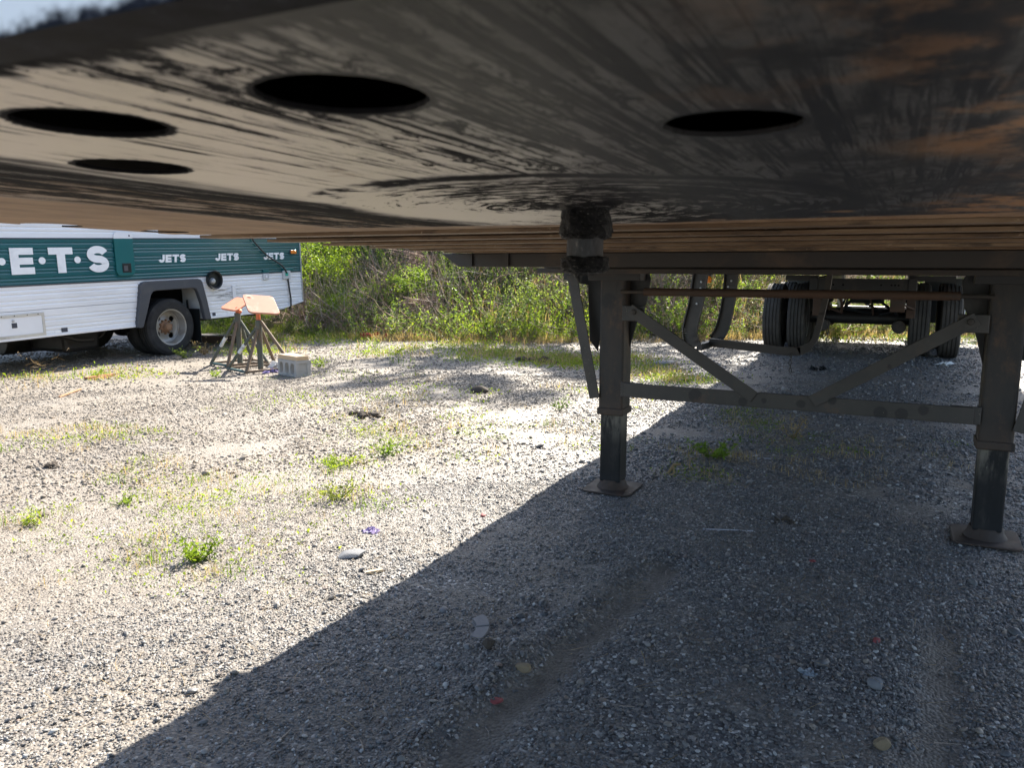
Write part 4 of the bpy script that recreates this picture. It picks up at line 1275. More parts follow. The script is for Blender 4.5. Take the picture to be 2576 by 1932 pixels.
siding(MHL, MHR, [2.055, 2.15, 2.2, 2.3, 2.35, 2.45, 2.5, 2.6, 2.65, ZT], 'upper_siding', SIDING, mh)
for y0, y1 in ((MHL, wy0 - 0.03), (wy1 + 0.03, 9.42)):
    MB().box(MX - 0.02, MX + 0.012, y0, y1, ZB - 0.004, ZB + 0.026).obj('bottom_trim', TRIMW, mh, 0.004)
MB().extr([(MX - 0.02, 9.421, ZB - 0.004), (MX - 0.02, 9.95, 0.490), (MX - 0.02, MHR, 0.577), (MX - 0.02, MHR, 0.607), (MX - 0.02, 9.95, 0.52), (MX - 0.02, 9.421, ZB + 0.026)], (0.032, 0, 0)).obj('bottom_trim', TRIMW, mh)
MB().box(MX - 0.02, MX + 0.006, MHL, MHR, ZG0 - 0.006, ZG0 + 0.012).obj('band_strip', TRIMD, mh)
MB().box(MX - 0.02, MX + 0.005, MHL, MHR, ZG1 - 0.006, ZG1 + 0.008).obj('band_strip', TRIMD, mh)
MB().box(MX - 0.04, MX + 0.014, MHR, MHR + 0.02, 0.575, ZT).obj('corner_trim', ALU, mh, 0.004)
# roof, windows, front end
MB().box(xo - 0.03, MX + 0.03, MHL - 0.02, MHR + 0.03, ZT, ZT + 0.06).obj('roof', TRIMW, mh, 0.02)
MB().box(MX - 1.5, MX - 0.8, MY - 1.4, MY - 0.6, ZT + 0.061, ZT + 0.31).obj('roof_unit', TRIMW, mh, 0.05)
for y0, y1 in ((MY - 3.0, MY - 1.9), (MY + 0.5, MY + 1.5)):
    fr = MB().box(MX - 0.01, MX + 0.02, y0, y1, 2.02, 2.62).obj('window', TRIMD, mh, 0.008)
    MB().box(MX + 0.021, MX + 0.026, y0 + 0.05, y1 - 0.05, 2.07, 2.57).obj('pane', GLASSD, fr)
fe = MB().extr([(xo, MHL, 0.55), (xo, MHL - 0.45, 0.6), (xo, MHL - 0.5, 1.3), (xo, MHL - 0.25, 2.4), (xo, MHL, 2.9)], (xi - xo, 0, 0)).obj('front_end', TRIMW, mh, 0.03)
# wheel arch trim
arch = []
outer = [(-0.645, 0.452), (-0.575, 0.80), (-0.535, 1.01), (-0.50, 1.05), (-0.44, 1.066), (0.43, 1.066), (0.485, 1.052), (0.515, 1.015), (0.575, 0.75), (0.625, 0.47), (0.585, 0.455), (0.515, 0.46), (0.47, 0.70), (0.41, 0.885), (0.385, 0.92), (0.34, 0.932), (-0.29, 0.932), (-0.345, 0.918), (-0.38, 0.88), (-0.465, 0.65), (-0.545, 0.45), (-0.58, 0.44)]
am = MB().extr([(MX - 0.02, MY + y_, z_) for y_, z_ in outer], (0.07, 0, 0))
am.obj('wheel_arch', TRIMD, mh, 0.012, seg=3)
lip = [(-0.64, 0.46), (-0.535, 1.02), (-0.45, 1.074), (0.44, 1.074), (0.52, 1.02), (0.625, 0.475)]
# rear wheels
def mh_wheel(cx, sgn, parent):
    r, w = 0.408, 0.215
    cy, cz = MY, r - 0.012
    we = empty('wheel', (cx, cy, cz), parent)
    hw = w / 2
    pr = [(0.245, -hw * 0.8), (0.26, -hw * 0.95), (0.31, -hw), (0.37, -hw * 0.93), (0.398, -hw * 0.8)]
    for gx_ in (-0.45, 0.0, 0.45):
        c_ = gx_ * hw
        pr += [(r, c_ - 0.006), (r - 0.01, c_ - 0.005), (r - 0.01, c_ + 0.005), (r, c_ + 0.006)]
    pr += [(0.398, hw * 0.8), (0.37, hw * 0.93), (0.355, hw * 0.99), (0.345, hw * 0.97), (0.31, hw), (0.285, hw * 0.99), (0.26, hw * 0.95), (0.245, hw * 0.8)]
    MB().lathe(pr, (cx, cy, cz), 'x', 64).obj('tyre', TYRE, we, smooth=True)
    lipx = hw * 0.86
    rp = [(0.248, lipx - 0.015), (0.262, lipx), (0.258, lipx + 0.008), (0.244, lipx + 0.004), (0.236, lipx - 0.02), (0.226, lipx - 0.055), (0.222, lipx - 0.12)]
    MB().lathe(rp, (cx, cy, cz), 'x', 64, sgn).obj('rim', RIMM, we, smooth=True)
    dp = [(0.224, lipx - 0.10), (0.215, lipx - 0.135), (0.19, lipx - 0.15), (0.14, lipx - 0.145), (0.115, lipx - 0.13), (0.06, lipx - 0.13), (0.06, lipx - 0.16), (0.19, lipx - 0.165), (0.224, lipx - 0.15), (0.224, lipx - 0.10)]
    ds = MB().lathe(dp, (cx, cy, cz), 'x', 64, sgn).obj('wheel_disc', RIMM, we, smooth=True)
    cs = []
    for k in range(4):
        a_ = R(38 + 90 * k)
        mm = MB()
        cyl = MB().lathe([(0.0, -0.1), (0.043, -0.1), (0.043, 0.1), (0.0, 0.1)], (cx + sgn * (lipx - 0.14), cy + 0.165 * math.cos(a_), cz + 0.165 * math.sin(a_)), 'x', 20)
        cs.append(cyl.obj('cutter', BLACK))
    cut(ds, cs)
    MB().lathe([(0.225, lipx - 0.19), (0.0, lipx - 0.19)], (cx, cy, cz), 'x', 32, sgn).obj('brake_drum', BLACK, we)
    MB().lathe([(0.085, lipx - 0.135), (0.085, lipx - 0.115), (0.062, lipx - 0.10), (0.055, lipx - 0.045), (0.045, lipx - 0.035), (0.0, lipx - 0.032)], (cx, cy, cz), 'x', 28, sgn).obj('hub', HUBR, we, smooth=True)
    for k in range(10):
        a_ = R(36 * k + 10)
        MB().lathe([(0.0, 0.0), (0.014, 0.0), (0.014, 0.028), (0.007, 0.036), (0.0, 0.036)], (cx + sgn * (lipx - 0.13), cy + 0.098 * math.cos(a_), cz + 0.098 * math.sin(a_)), 'x', 6, sgn).obj('wheel_nut', HUBR, we)
    return we
w1 = mh_wheel(MX - 0.165, 1, mh)
copy_tree(w1, (-0.28, 0, 0), mh)
copy_tree(w1, (-1.73, 0, 0), mh)
copy_tree(w1, (-2.01, 0, 0), mh)
copy_tree(w1, (-0.02, -4.15, 0), mh)
copy_tree(w1, (-2.01, -4.15, 0), mh)
MB().tube([(MX - 2.0, MY, 0.40), (MX - 0.3, MY, 0.40)], 0.07, 12).obj('axle', BLACKP, mh)
MB().lathe([(0.0, -0.17), (0.10, -0.16), (0.16, -0.08), (0.175, 0.0), (0.16, 0.08), (0.10, 0.16), (0.0, 0.17)], (MX - 1.1, MY, 0.40), 'y', 20).obj('differential', BLACKP, mh, smooth=True)
MB().tube([(MX - 1.55, MY - 1.55, 0.31), (MX - 1.55, MY - 0.45, 0.31)], 0.2, 20).obj('fuel_tank', BLACKP, mh, 0.02)
MB().box(MX - 1.30, MX - 0.55, MY - 1.30, MY - 0.78, 0.16, 0.50).obj('water_tank', BLACKP, mh, 0.05)
MB().tube([(MX - 0.45, MY - 1.45, 0.42), (MX - 0.40, MY - 1.2, 0.33), (MX - 0.36, MY - 1.02, 0.32)], 0.03, 10).obj('exhaust_pipe', BLACKP, mh, smooth=True)
for x_ in (MX - 0.75, MX - 1.55):
    MB().box(x_ - 0.04, x_ + 0.04, MHL, MHR - 0.1, ZB - 0.10, ZB + 0.018).obj('chassis_rail', BLACKP, mh)
MB().box(MX - 0.26, MX - 0.24, MY + 0.455, MY + 0.475, 0.10, 0.75).box(MX - 0.26, MX - 0.03, MY + 0.476, MY + 0.484, 0.09, 0.62).obj('mud_flap', BLKPL, mh)
MB().box(MX - 2.2, MX - 0.1, MHR + 0.021, MHR + 0.12, 0.535, 0.655).obj('rear_bumper', BLACKP, mh, 0.008)
MB().box(MX - 0.5, MX - 0.35, MY + 1.75, MY + 2.0, 0.39, 0.50).obj('bumper_bracket', BLACKP, mh, 0.02)

mh.rotation_euler = (math.atan(0.0262), 0, 0)
# lettering
def stroke(path, w):
    """Flat strip along a 2D path as quads."""
    P_ = [Vector((p[0], p[1])) for p in path]
    L_, R_ = [], []
    for i, p in enumerate(P_):
        a_ = P_[max(0, i - 1)]; b_ = P_[min(len(P_) - 1, i + 1)]
        d = (b_ - a_).normalized(); n_ = Vector((-d.y, d.x))
        L_.append(p + n_ * w / 2); R_.append(p - n_ * w / 2)
    return L_, R_
def arc(cx, cy, rx, ry, a0, a1, n_=12):
    return [(cx + rx * math.cos(R(a0 + (a1 - a0) * i / n_)), cy + ry * math.sin(R(a0 + (a1 - a0) * i / n_))) for i in range(n_ + 1)]
def glyph(ch, w, h, t_):
    """Quads (2D) of a bold letter in a w x h box with stroke t_."""
    q = []
    if ch == 'E':
        q = [[(0, 0), (t_, 0), (t_, h), (0, h)]]
        th_ = t_ * 0.80
        for z0 in (0, (h - th_) / 2, h - th_):
            q.append([(t_, z0), (w if z0 != (h - th_) / 2 else w * 0.96, z0), (w if z0 != (h - th_) / 2 else w * 0.96, z0 + th_), (t_, z0 + th_)])
    elif ch == 'T':
        th_ = t_ * 0.80
        q = [[(0, h - th_), (w, h - th_), (w, h), (0, h)], [((w - t_) / 2, 0), ((w + t_) / 2, 0), ((w + t_) / 2, h - th_), ((w - t_) / 2, h - th_)]]
    else:
        if ch == 'S':
            rx = (w - t_) / 2; ry = (h - t_ * 0.9) / 4
            pth_ = arc(w / 2, h - t_ * 0.45 - ry, rx, ry, 15, 265, 20) + arc(w / 2, t_ * 0.45 + ry, rx, ry, 85, -165, 20)
        else:
            rx = (w - t_) / 2; ry = rx * 0.9
            pth_ = [(w - t_ / 2, h), (w - t_ / 2, t_ / 2 + ry + 0.01)] + arc(w / 2, t_ / 2 + ry, rx, ry, 0, -170, 16)
        L_, R_ = stroke(pth_, t_)
        for i in range(len(L_) - 1):
            q.append([tuple(R_[i]), tuple(R_[i + 1]), tuple(L_[i + 1]), tuple(L_[i])])
    return q
def letter(ch, y0, z0, w, h, t_, parent, name, shear=0.0, proud=0.006, mat=LETTER, gaps=()):
    mm = MB()
    for quad in glyph(ch, w, h, t_):
        pts = [(MX + 0.002, y0 + a_ + shear * b_, z0 + b_) for a_, b_ in quad]
        mm.extr(pts, (proud, 0, 0))
    return mm.obj(name, mat, parent, fix=False)
lt = empty('lettering', (MX, MY - 1.6, 1.36), mh)
letter('J', 5.06, 1.222, 0.27, 0.308, 0.10, lt, 'letter')
letter('E', 5.585, 1.222, 0.275, 0.308, 0.10, lt, 'letter')
letter('T', 6.045, 1.222, 0.31, 0.308, 0.105, lt, 'letter')
letter('S', 6.545, 1.216, 0.295, 0.325, 0.092, lt, 'letter')
for y_ in (5.488, 5.96, 6.412):
    MB().lathe([(0.0, 0.0), (0.042, 0.0), (0.042, 0.006), (0.0, 0.006)], (MX + 0.002, y_, 1.376), 'x', 24).obj('letter_dot', LETTER, lt)
for (y0, z0, L_) in ((7.60, 1.310, 0.465), (8.595, 1.310, 0.475), (9.585, 1.305, 0.475)):
    wd = empty('jets_word', (MX, y0 + L_ / 2, z0), mh)
    k = L_ / 0.47
    yy = y0
    for ch, w_ in (('J', 0.10), ('E', 0.10), ('T', 0.115), ('S', 0.105)):
        letter(ch, yy, z0, w_ * k, 0.108, 0.036, wd, 'letter', 0.12)
        yy += (w_ + 0.014) * k
# hatch, latch
hp = [(-0.845 + 0.05, 1.155), (-0.565 - 0.05, 1.155), (-0.565 - 0.015, 1.17), (-0.565, 1.205), (-0.565, 1.675), (-0.58, 1.71), (-0.615, 1.725), (-0.795, 1.725), (-0.83, 1.71), (-0.845, 1.675), (-0.845, 1.205), (-0.83, 1.17)]
hz = [p for p in hp]
hg = MB().extr([(MX + 0.001, MY + y_, z_) for y_, z_ in hp if z_ < 1.64] + [], (0.018, 0, 0))
hg = MB().extr([(MX + 0.001, MY + y_, z_) for y_, z_ in [(-0.83, 1.17), (-0.795, 1.155), (-0.615, 1.155), (-0.58, 1.17), (-0.565, 1.205), (-0.565, ZG1), (-0.845, ZG1), (-0.845, 1.205)]], (0.018, 0, 0))
ho = hg.obj('hatch', HATCHG, mh, 0.006)
MB().extr([(MX + 0.001, MY + y_, z_) for y_, z_ in [(-0.845, ZG1 + 0.001), (-0.565, ZG1 + 0.001), (-0.565, 1.675), (-0.58, 1.71), (-0.615, 1.725), (-0.795, 1.725), (-0.83, 1.71), (-0.845, 1.675)]], (0.0182, 0, 0)).obj('hatch_top', TRIMW, ho, 0.005)
MB().box(MX + 0.0195, MX + 0.026, 7.02, 7.15, 1.195, 1.315).obj('latch', BLKPL, ho, 0.004)
MB().box(MX + 0.0265, MX + 0.031, 7.035, 7.095, 1.215, 1.285).obj('latch_grip', TRIMD, ho)
MB().lathe([(0.0, 0.0), (0.012, 0.0), (0.0, 0.006)], (MX + 0.0195, 7.165, 1.675), 'x', 10).obj('lock', BLKPL, ho)
# round black vent with a grey bulb
vt = MB().lathe([(0.0, 0.006), (0.105, 0.006), (0.108, 0.012), (0.118, 0.05), (0.135, 0.06), (0.14, 0.045), (0.132, 0.0), (0.12, -0.01)], (MX + 0.012, 8.52, 1.03), 'x', 36).obj('round_vent', BLKPL, mh, smooth=True)
MB().lathe([(0.0, 0.055), (0.03, 0.05), (0.045, 0.03), (0.048, 0.0), (0.0, 0.0)], (MX + 0.012, 8.495, 1.015), 'x', 20).obj('vent_nozzle', ALU, vt, smooth=True)
# sockets, cord, lamp
s1 = MB().box(MX, MX + 0.02, 9.545, 9.675, 0.985, ZG0).obj('socket_box', GREY, mh, 0.006)
MB().box(MX, MX + 0.0205, 9.548, 9.672, ZG0 + 0.013, 1.145).obj('socket_cover', HATCHG, s1, 0.005)
MB().box(MX + 0.021, MX + 0.026, 9.59, 9.63, 1.02, 1.06).obj('socket', TRIMW, s1)
s2 = MB().box(MX, MX + 0.03, 9.99, 10.165, 0.975, ZG0 + 0.03).obj('socket_box', GREY, mh, 0.01)
MB().box(MX, MX + 0.032, 10.0, 10.235, ZG0 + 0.031, 1.155).obj('socket_cover', HATCHG, s2, 0.006)
MB().box(MX + 0.031, MX + 0.036, 10.035, 10.10, 1.03, 1.09).obj('socket', TEALP, s2)
MB().tube([(MX + 0.03, 9.33, 1.70), (MX + 0.03, 9.37, 1.60), (MX + 0.03, 9.60, 1.40), (MX + 0.03, 9.80, 1.29), (MX + 0.035, 9.97, 1.20), (MX + 0.04, 10.03, 1.13), (MX + 0.045, 10.06, 1.07)], 0.012, 8).obj('power_cord', CORD, mh, smooth=True)
MB().tube([(MX + 0.02, 10.10, 0.99), (MX + 0.02, 10.115, 0.85), (MX + 0.02, 10.14, 0.65), (MX + 0.02, 10.135, 0.53), (MX - 0.02, 10.13, 0.48)], 0.013, 8).obj('power_cord', CORD, mh, smooth=True)
MB().box(MX, MX + 0.012, 10.195, 10.345, 1.385, 1.455).obj('lamp_base', TRIMD, mh, 0.006)
MB().box(MX + 0.0125, MX + 0.035, 10.205, 10.335, 1.39, 1.45).obj('marker_lamp', AMBER, mh, 0.012, seg=3)
MB().box(MX + 0.001, MX + 0.016, 8.885, 8.95, 0.73, 0.93).obj('strap_plate', TRIMW, mh, 0.004)
# storage hatch in the lower side
sf = MB()
y0, y1, z0, z1 = 5.12, 5.905, 0.487, 0.765
for (a0, a1, b0, b1) in ((y0, y1, z1 - 0.035, z1), (y0, y1, z0, z0 + 0.035), (y1 - 0.03, y1, z0 + 0.035, z1 - 0.035), (y0, y0 + 0.03, z0 + 0.035, z1 - 0.035)):
    sf.box(MX + 0.001, MX + 0.014, a0, a1, b0, b1)
so_ = sf.obj('storage_door', TRIMY, mh, 0.003)
MB().box(MX + 0.0005, MX + 0.006, y0 + 0.03, y1 - 0.03, z0 + 0.035, z1 - 0.035).obj('door_panel', TRIMW, so_)
MB().lathe([(0.0, 0.0), (0.016, 0.0), (0.014, 0.01), (0.0, 0.012)], (MX + 0.0065, 5.53, 0.69), 'x', 12).obj('lock', ALU, so_)
MB().box(MX + 0.0065, MX + 0.008, 5.50, 5.58, 0.60, 0.672).obj('sticker', LETTER, so_)
MB().box(MX + 0.0082, MX + 0.0092, 5.508, 5.572, 0.606, 0.666).obj('sticker_print', STICK, so_)
for y_ in (5.25, 5.40, 5.55, 5.70, 5.83):
    MB().lathe([(0.0, 0.0), (0.007, 0.0), (0.0, 0.004)], (MX + 0.0142, y_, z1 - 0.016), 'x', 8).obj('screw', BLACKP, so_)
for (a0, a1, b0, b1, m_) in ((6.02, 6.085, 0.497, 0.525, LETTER), (6.105, 6.185, 0.498, 0.552, STICK), (8.47, 8.53, 0.495, 0.545, STICK), (8.76, 8.81, 0.50, 0.545, LETTER)):
    MB().box(MX + 0.0005, MX + 0.0025, a0, a1, b0, b1).obj('sticker', m_, mh)

# ------------------------------------------------------------------ support stands
def rounded(c, u, v, r_, n_=5):
    """Rounded parallelogram corners: c centre, u, v half axes."""
    c, u, v = Vector(c), Vector(u), Vector(v)
    pts = []
    for (su, sv_) in ((1, 1), (-1, 1), (-1, -1), (1, -1)):
        a0 = {(1, 1): 0, (-1, 1): 90, (-1, -1): 180, (1, -1): 270}[(su, sv_)]
        for k in range(n_ + 1):
            a_ = R(a0 + 90 * k / n_)
            fu = su * (1 - r_) + r_ * math.cos(a_)
            fv = sv_ * (1 - r_) + r_ * math.sin(a_)
            pts.append(c + u * fu + v * fv)
    return pts
def stand(base, post_top, feet, pc, pu, pv, label, holes, mats, tape_leg, pmat=None):
    bx, by = base
    zb = g1(bx, by)
    st = empty('support_stand', (bx, by, zb), None, label, 'jack stand', 'orange topped support stands beside the motorhome')
    MB().tube([(bx, by, 0.02 + zb), (bx + 0.006, by, 0.62), (bx, by, post_top)], 0.034, 14).obj('post', STANDM, st, smooth=True)
    MB().tube([(bx, by, post_top - 0.13), (bx, by, post_top)], 0.04, 14).obj('collar', STANDM, st, smooth=True)
    MB().tube([(bx, by, post_top - 0.01), (bx, by, pc[2] - 0.02)], 0.026, 12).obj('neck', ORANGER, st, smooth=True)
    for i, (fx, fy, zt) in enumerate(feet):
        a_ = Vector((bx, by, zt)); d = (Vector((fx, fy, 0)) - Vector((bx, by, 0)))
        a_ += d.normalized() * 0.03
        b_ = Vector((fx, fy, g1(fx, fy) + 0.015))
        lg = MB().tube([a_, b_], 0.02, 10).obj('leg', mats[i], st, smooth=True)
        if i == tape_leg:
            MB().tube([a_.lerp(b_, 0.40), a_.lerp(b_, 0.60)], 0.0225, 10).obj('tape', TAPE, lg, smooth=True)
    for i in range(len(feet)):
        j = (i + 1) % len(feet)
        A_ = Vector((feet[i][0], feet[i][1], g1(*feet[i][:2]) + 0.03)); B_ = Vector((feet[j][0], feet[j][1], g1(*feet[j][:2]) + 0.03))
        MB().beam(A_, B_, 0.026, 0.026).obj('base_bar', STANDT if i == 0 else STANDR, st)
    pn = Vector(pu).cross(Vector(pv)).normalized()
    if pn.z < 0: pn = -pn
    pts = rounded(pc, pu, pv, 0.28)
    pl_ = MB().extr([p - pn * 0.012 for p in pts], pn * 0.024).obj('top_plate', pmat or ORANGE, st, 0.004)
    cs = []
    for (fu, fv) in holes:
        cc = Vector(pc) + Vector(pu) * fu + Vector(pv) * fv
        q = rounded(cc, Vector(pu) * 0.13, Vector(pv) * 0.07, 0.95)
        cs.append(MB().extr([p - pn * 0.05 for p in q], pn * 0.1).obj('cutter', BLACK))
    cut(pl_, cs)
    cb = Vector(pc) - pn * 0.035
    MB().beam(cb - Vector(pu) * 0.55, cb + Vector(pu) * 0.55, 0.05, 0.04).obj('plate_rib', ORANGER, pl_, 0.004)
    return st
stand((-7.69, 7.40), 0.665, [(-8.02, 7.22, 0.58), (-7.60, 7.10, 0.55), (-7.40, 7.60, 0.56), (-7.80, 7.72, 0.60)], (-7.70, 7.40, 0.775), (-0.013, 0.155, 0.063), (0.141, -0.001, -0.014),
      'left of two support stands, its orange plate lying flatter', [(-0.62, 0.62)], (STANDM, STANDR, STANDM, STANDM), 0)
stand((-7.02, 7.08), 0.60, [(-7.42, 6.93, 0.52), (-6.94, 6.76, 0.50), (-6.62, 7.24, 0.60), (-7.10, 7.42, 0.54)], (-6.945, 7.06, 0.805), (0.128, 0.126, -0.014), (-0.135, 0.085, 0.100),
      'right of two support stands, its plate coloured sunlit pale orange, tilted toward the yard', [(-0.62, 0.66)], (STANDM, STANDR, STANDR, STANDR), 0, ORANGE_SUNLIT)
MB().tube([(-7.60, 7.36, 0.72), (-7.50, 7.26, 0.69)], 0.022, 10).obj('lock_pin', ORANGER, bpy.data.objects['support_stand'], smooth=True)

# ------------------------------------------------------------------ cinder block and planks
F0 = Vector((-6.186, 6.78, 0)); uL = Vector((-0.954, 0.30, 0)); uR = Vector((0.30, 0.954, 0))
zb = g1(F0.x, F0.y) - 0.004
bl = MB().extr([F0 + Vector((0, 0, zb)), F0 + uL * 0.40 + Vector((0, 0, zb)), F0 + uL * 0.40 + uR * 0.195 + Vector((0, 0, zb)), F0 + uR * 0.195 + Vector((0, 0, zb))], (0, 0, 0.19)).obj('cinder_block', CONC, None, 0, label='grey cinder block on its side with three openings, under short boards', cat='block')
cs = []
for k in (0.078, 0.20, 0.322):
    c_ = F0 + uL * k + Vector((0, 0, zb + 0.095))
    q = rounded(c_, uL * 0.040, Vector((0, 0, 0.062)), 0.6)
    cs.append(MB().extr([p - uR * 0.05 for p in q], uR * 0.31).obj('cutter', BLACK))
for k in (-0.012, 0.412 - 0.0):
    c_ = F0 + uL * (k if k < 0 else 0.412) + uR * 0.0975 + Vector((0, 0, zb + 0.03))
    cs.append(MB().extr([c_ + uR * (-0.065) - uL * 0.028, c_ + uR * (-0.05) + uL * 0.028, c_ + uR * 0.05 + uL * 0.028, c_ + uR * 0.065 - uL * 0.028] if k < 0 else [c_ + uR * (-0.065) + uL * 0.028, c_ + uR * (-0.05) - uL * 0.028, c_ + uR * 0.05 - uL * 0.028, c_ + uR * 0.065 + uL * 0.028], (0, 0, 0.13)).obj('cutter', BLACK))
cut(bl, cs)
zt = zb + 0.19
def plank(c_, l_, w_, h_, turn, mat, label):
    a_ = Matrix.Rotation(turn, 3, 'Z')
    MB().obox(c_, a_ @ uL * l_ / 2, a_ @ uR * w_ / 2, Vector((0, 0, h_ / 2))).obj('plank', mat, None, 0.003, label=label, cat='board', group='short boards on the cinder block')
cc = F0 + uL * 0.21 + uR * 0.095
plank(cc + Vector((0, 0, zt + 0.0125)), 0.40, 0.165, 0.024, 0.03, WOODD if False else WOOD, 'lower short board resting on the cinder block')
plank(cc + Vector((0.0, 0.0, zt + 0.0385)), 0.41, 0.16, 0.026, -0.02, WOOD, 'upper pale short board, topmost on the cinder block')
# ------------------------------------------------------------------ loose things lying about
def stone(x_, y_, s_, mat, label, name='stone', cat='stone', seed=1, flat=0.6, asp=1.0, rz=0.0, sub=2, sink=0.2):
    me = stone_mesh(name, mat, seed, flat, 3, 0.12)
    me.set_sharp_from_angle(angle=R(24))
    o = bpy.data.objects.new(name, me)
    COL.objects.link(o)
    o.location = (x_, y_, g1(x_, y_) + s_ * flat * (0.5 - sink))
    o.scale = (s_ * asp, s_, s_)
    o.rotation_euler = (0.1, -0.1, rz)
    tag(o, label, cat)
    return o
stone(-1.008, 2.075, 0.040, YSTONE, 'tan yellow stone among gravel right of the grey pad', seed=3, flat=0.8, asp=1.25, sink=0.1)
stone(-1.013, 1.902, 0.028, RSTONE, 'small red shard in shaded gravel below the tan stone', 'brick_shard', 'shard', 5, 0.5, 1.6, 0.8)
stone(-0.295, 3.481, 0.024, RSTONE, 'red shard in the shade behind the muddy hollow', 'brick_shard', 'shard', 6, 0.6, 1.2, 0.3)
stone(-0.02, 2.804, 0.026, RSTONE, 'dark red shard beside the muddy hollow', 'brick_shard', 'shard', 7, 0.5, 1.4, 1.3)
stone(-1.902, 3.43, 0.03, RSTONE, 'red shard lying on the edge of the shadow', 'brick_shard', 'shard', 8, 0.6, 1.3, 2.0)
stone(0.018, 2.183, 0.040, YSTONE, 'tan pointed stone at the foot of the muddy hollow', seed=9, flat=0.9, sink=0.1)
stone(-0.008, 2.49, 0.05, GSTONE, 'pale grey stone on the left lip of the muddy hollow', seed=10, flat=0.7)
stone(-1.155, 2.115, 0.045, CLOD, 'round dark stone in the small mound by the grey pad', seed=11, flat=0.9, sink=0.05)
stone(-3.835, 6.859, 0.16, CLOD, 'dark lump of asphalt on the sunlit gravel', 'asphalt_lump', 'lump', 12, 0.55, 1.2)
stone(-2.173, 2.686, 0.085, GSTONE, 'long flat grey stone on the sunlit gravel near the shadow', seed=13, flat=0.3, asp=1.5, rz=0.5, sink=0.05)
def clod(x_, y_, w_, d_, s_, label, seed, n_=34):
    g = random.Random(seed)
    mm = MB()
    srcs = [stone_mesh('lump', CLOD, seed + q, 0.7, 1, 0.5) for q in range(4)]
    for i in range(n_):
        a_, b_ = g.gauss(0, 0.4) * w_, g.gauss(0, 0.4) * d_
        sm = srcs[i % 4]
        k = s_ * math.exp(g.gauss(0, 0.5))
        rz = g.random() * 6.28
        ca_, sa_ = math.cos(rz), math.sin(rz)
        z0 = g1(x_ + a_, y_ + b_) + k * 0.2 + 0.4 * s_ * max(0, 1 - abs(a_ / w_) * 2)
        mm.add([(x_ + a_ + k * (v.co.x * ca_ - v.co.y * sa_), y_ + b_ + k * (v.co.x * sa_ + v.co.y * ca_), z0 + k * v.co.z) for v in sm.vertices], [tuple(p.vertices) for p in sm.polygons])
    for q in srcs:
        bpy.data.meshes.remove(q)
    return mm.obj('earth_clod', CLOD, None, label=label, cat='clod', fix=False)
clod(-4.113, 5.357, 0.20, 0.09, 0.032, 'long dark clod of turned earth on sunlit gravel', 14)
clod(-4.847, 3.033, 0.12, 0.05, 0.018, 'dark earth clod at the left edge of the yard', 15)
clod(-0.487, 3.986, 0.15, 0.06, 0.012, 'patch of dark earth crumbs in the shade under the cross bar', 18)
clod(-4.35, 9.35, 0.5, 0.2, 0.05, 'dark heap of turned earth near the grassy edge', 19, 46)
stone(-2.813, 10.01, 0.22, GSTONE, 'flat dark stone on sunlit ground behind the left landing leg', seed=17, flat=0.3, asp=1.4)
# worn brake pad
def brake_pad(x_, y_):
    z_ = g1(x_, y_) + 0.012
    pr = empty('brake_pad', (x_, y_, z_ - 0.012), None, 'worn grey brake pad lying in the shaded gravel', 'brake pad')
    def sector(a0, a1, ri, ro, n_=8):
        o_ = [(x_ - 0.12 + ro * math.cos(R(a0 + (a1 - a0) * i / n_)), y_ + ro * math.sin(R(a0 + (a1 - a0) * i / n_)), z_) for i in range(n_ + 1)]
        i_ = [(x_ - 0.12 + ri * math.cos(R(a1 - (a1 - a0) * i / n_)), y_ + ri * math.sin(R(a1 - (a1 - a0) * i / n_)), z_) for i in range(n_ + 1)]
        return o_ + i_
    MB().extr([(p[0], p[1], p[2] - 0.008) for p in sector(-36, 36, 0.100, 0.152)], (0, 0, 0.009)).obj('backing_plate', PADM, pr, 0.002)
    MB().extr([(p[0], p[1], p[2] + 0.002) for p in sector(-35, -2.2, 0.103, 0.150)], (0, 0, 0.012)).obj('friction_pad', PADM, pr, 0.002)
    MB().extr([(p[0], p[1], p[2] + 0.002) for p in sector(1.5, 35, 0.103, 0.150)], (0, 0, 0.012)).obj('friction_pad', PADM, pr, 0.002)
    pr.rotation_euler = (0.06, -0.10, R(26))
brake_pad(-1.262, 2.262)
# sticks, timber, wires
def stick(pts, r_, mat, name, label, cat, w=None):
    mm = MB()
    P_ = [(p[0], p[1], g1(p[0], p[1]) + (p[2] if len(p) > 2 else r_ * 0.9)) for p in pts]
    if w is None:
        mm.tube(P_, r_, 7)
    else:
        mm.beam(P_[0], P_[-1], w, r_ * 2)
    return mm.obj(name, mat, None, smooth=w is None, label=label, cat=cat)
stick([(-8.187, 5.60), (-8.248, 5.99)], 0.016, WOODO, 'wooden_lath', 'orange brown lath lying beside the motorhome shadow', 'lath', 0.05)
stick([(-8.12, 5.66), (-8.2, 5.93)], 0.012, WOODO, 'wooden_lath', 'short split lath beside the longer orange lath', 'lath', 0.03)
stick([(-7.262, 4.676), (-7.529, 5.082)], 0.010, WOODO, 'wooden_stick', 'thin pinkish stick on gravel in front of the motorhome', 'stick')
stick([(-10.45, 9.05), (-9.62, 9.42)], 0.06, WOODD, 'old_timber', 'dark old timber lying behind the motorhome wheel', 'timber', 0.14)
stick([(-0.819, 3.683), (-0.70, 3.735), (-0.598, 3.776)], 0.0028, WIRE, 'wire_rod', 'thin pale wire rod lying in shaded gravel', 'wire')
stick([(-0.84, 5.27), (-0.735, 5.315)], 0.004, WIRE, 'wire_piece', 'short pale wire beside the green weed in shade', 'wire')
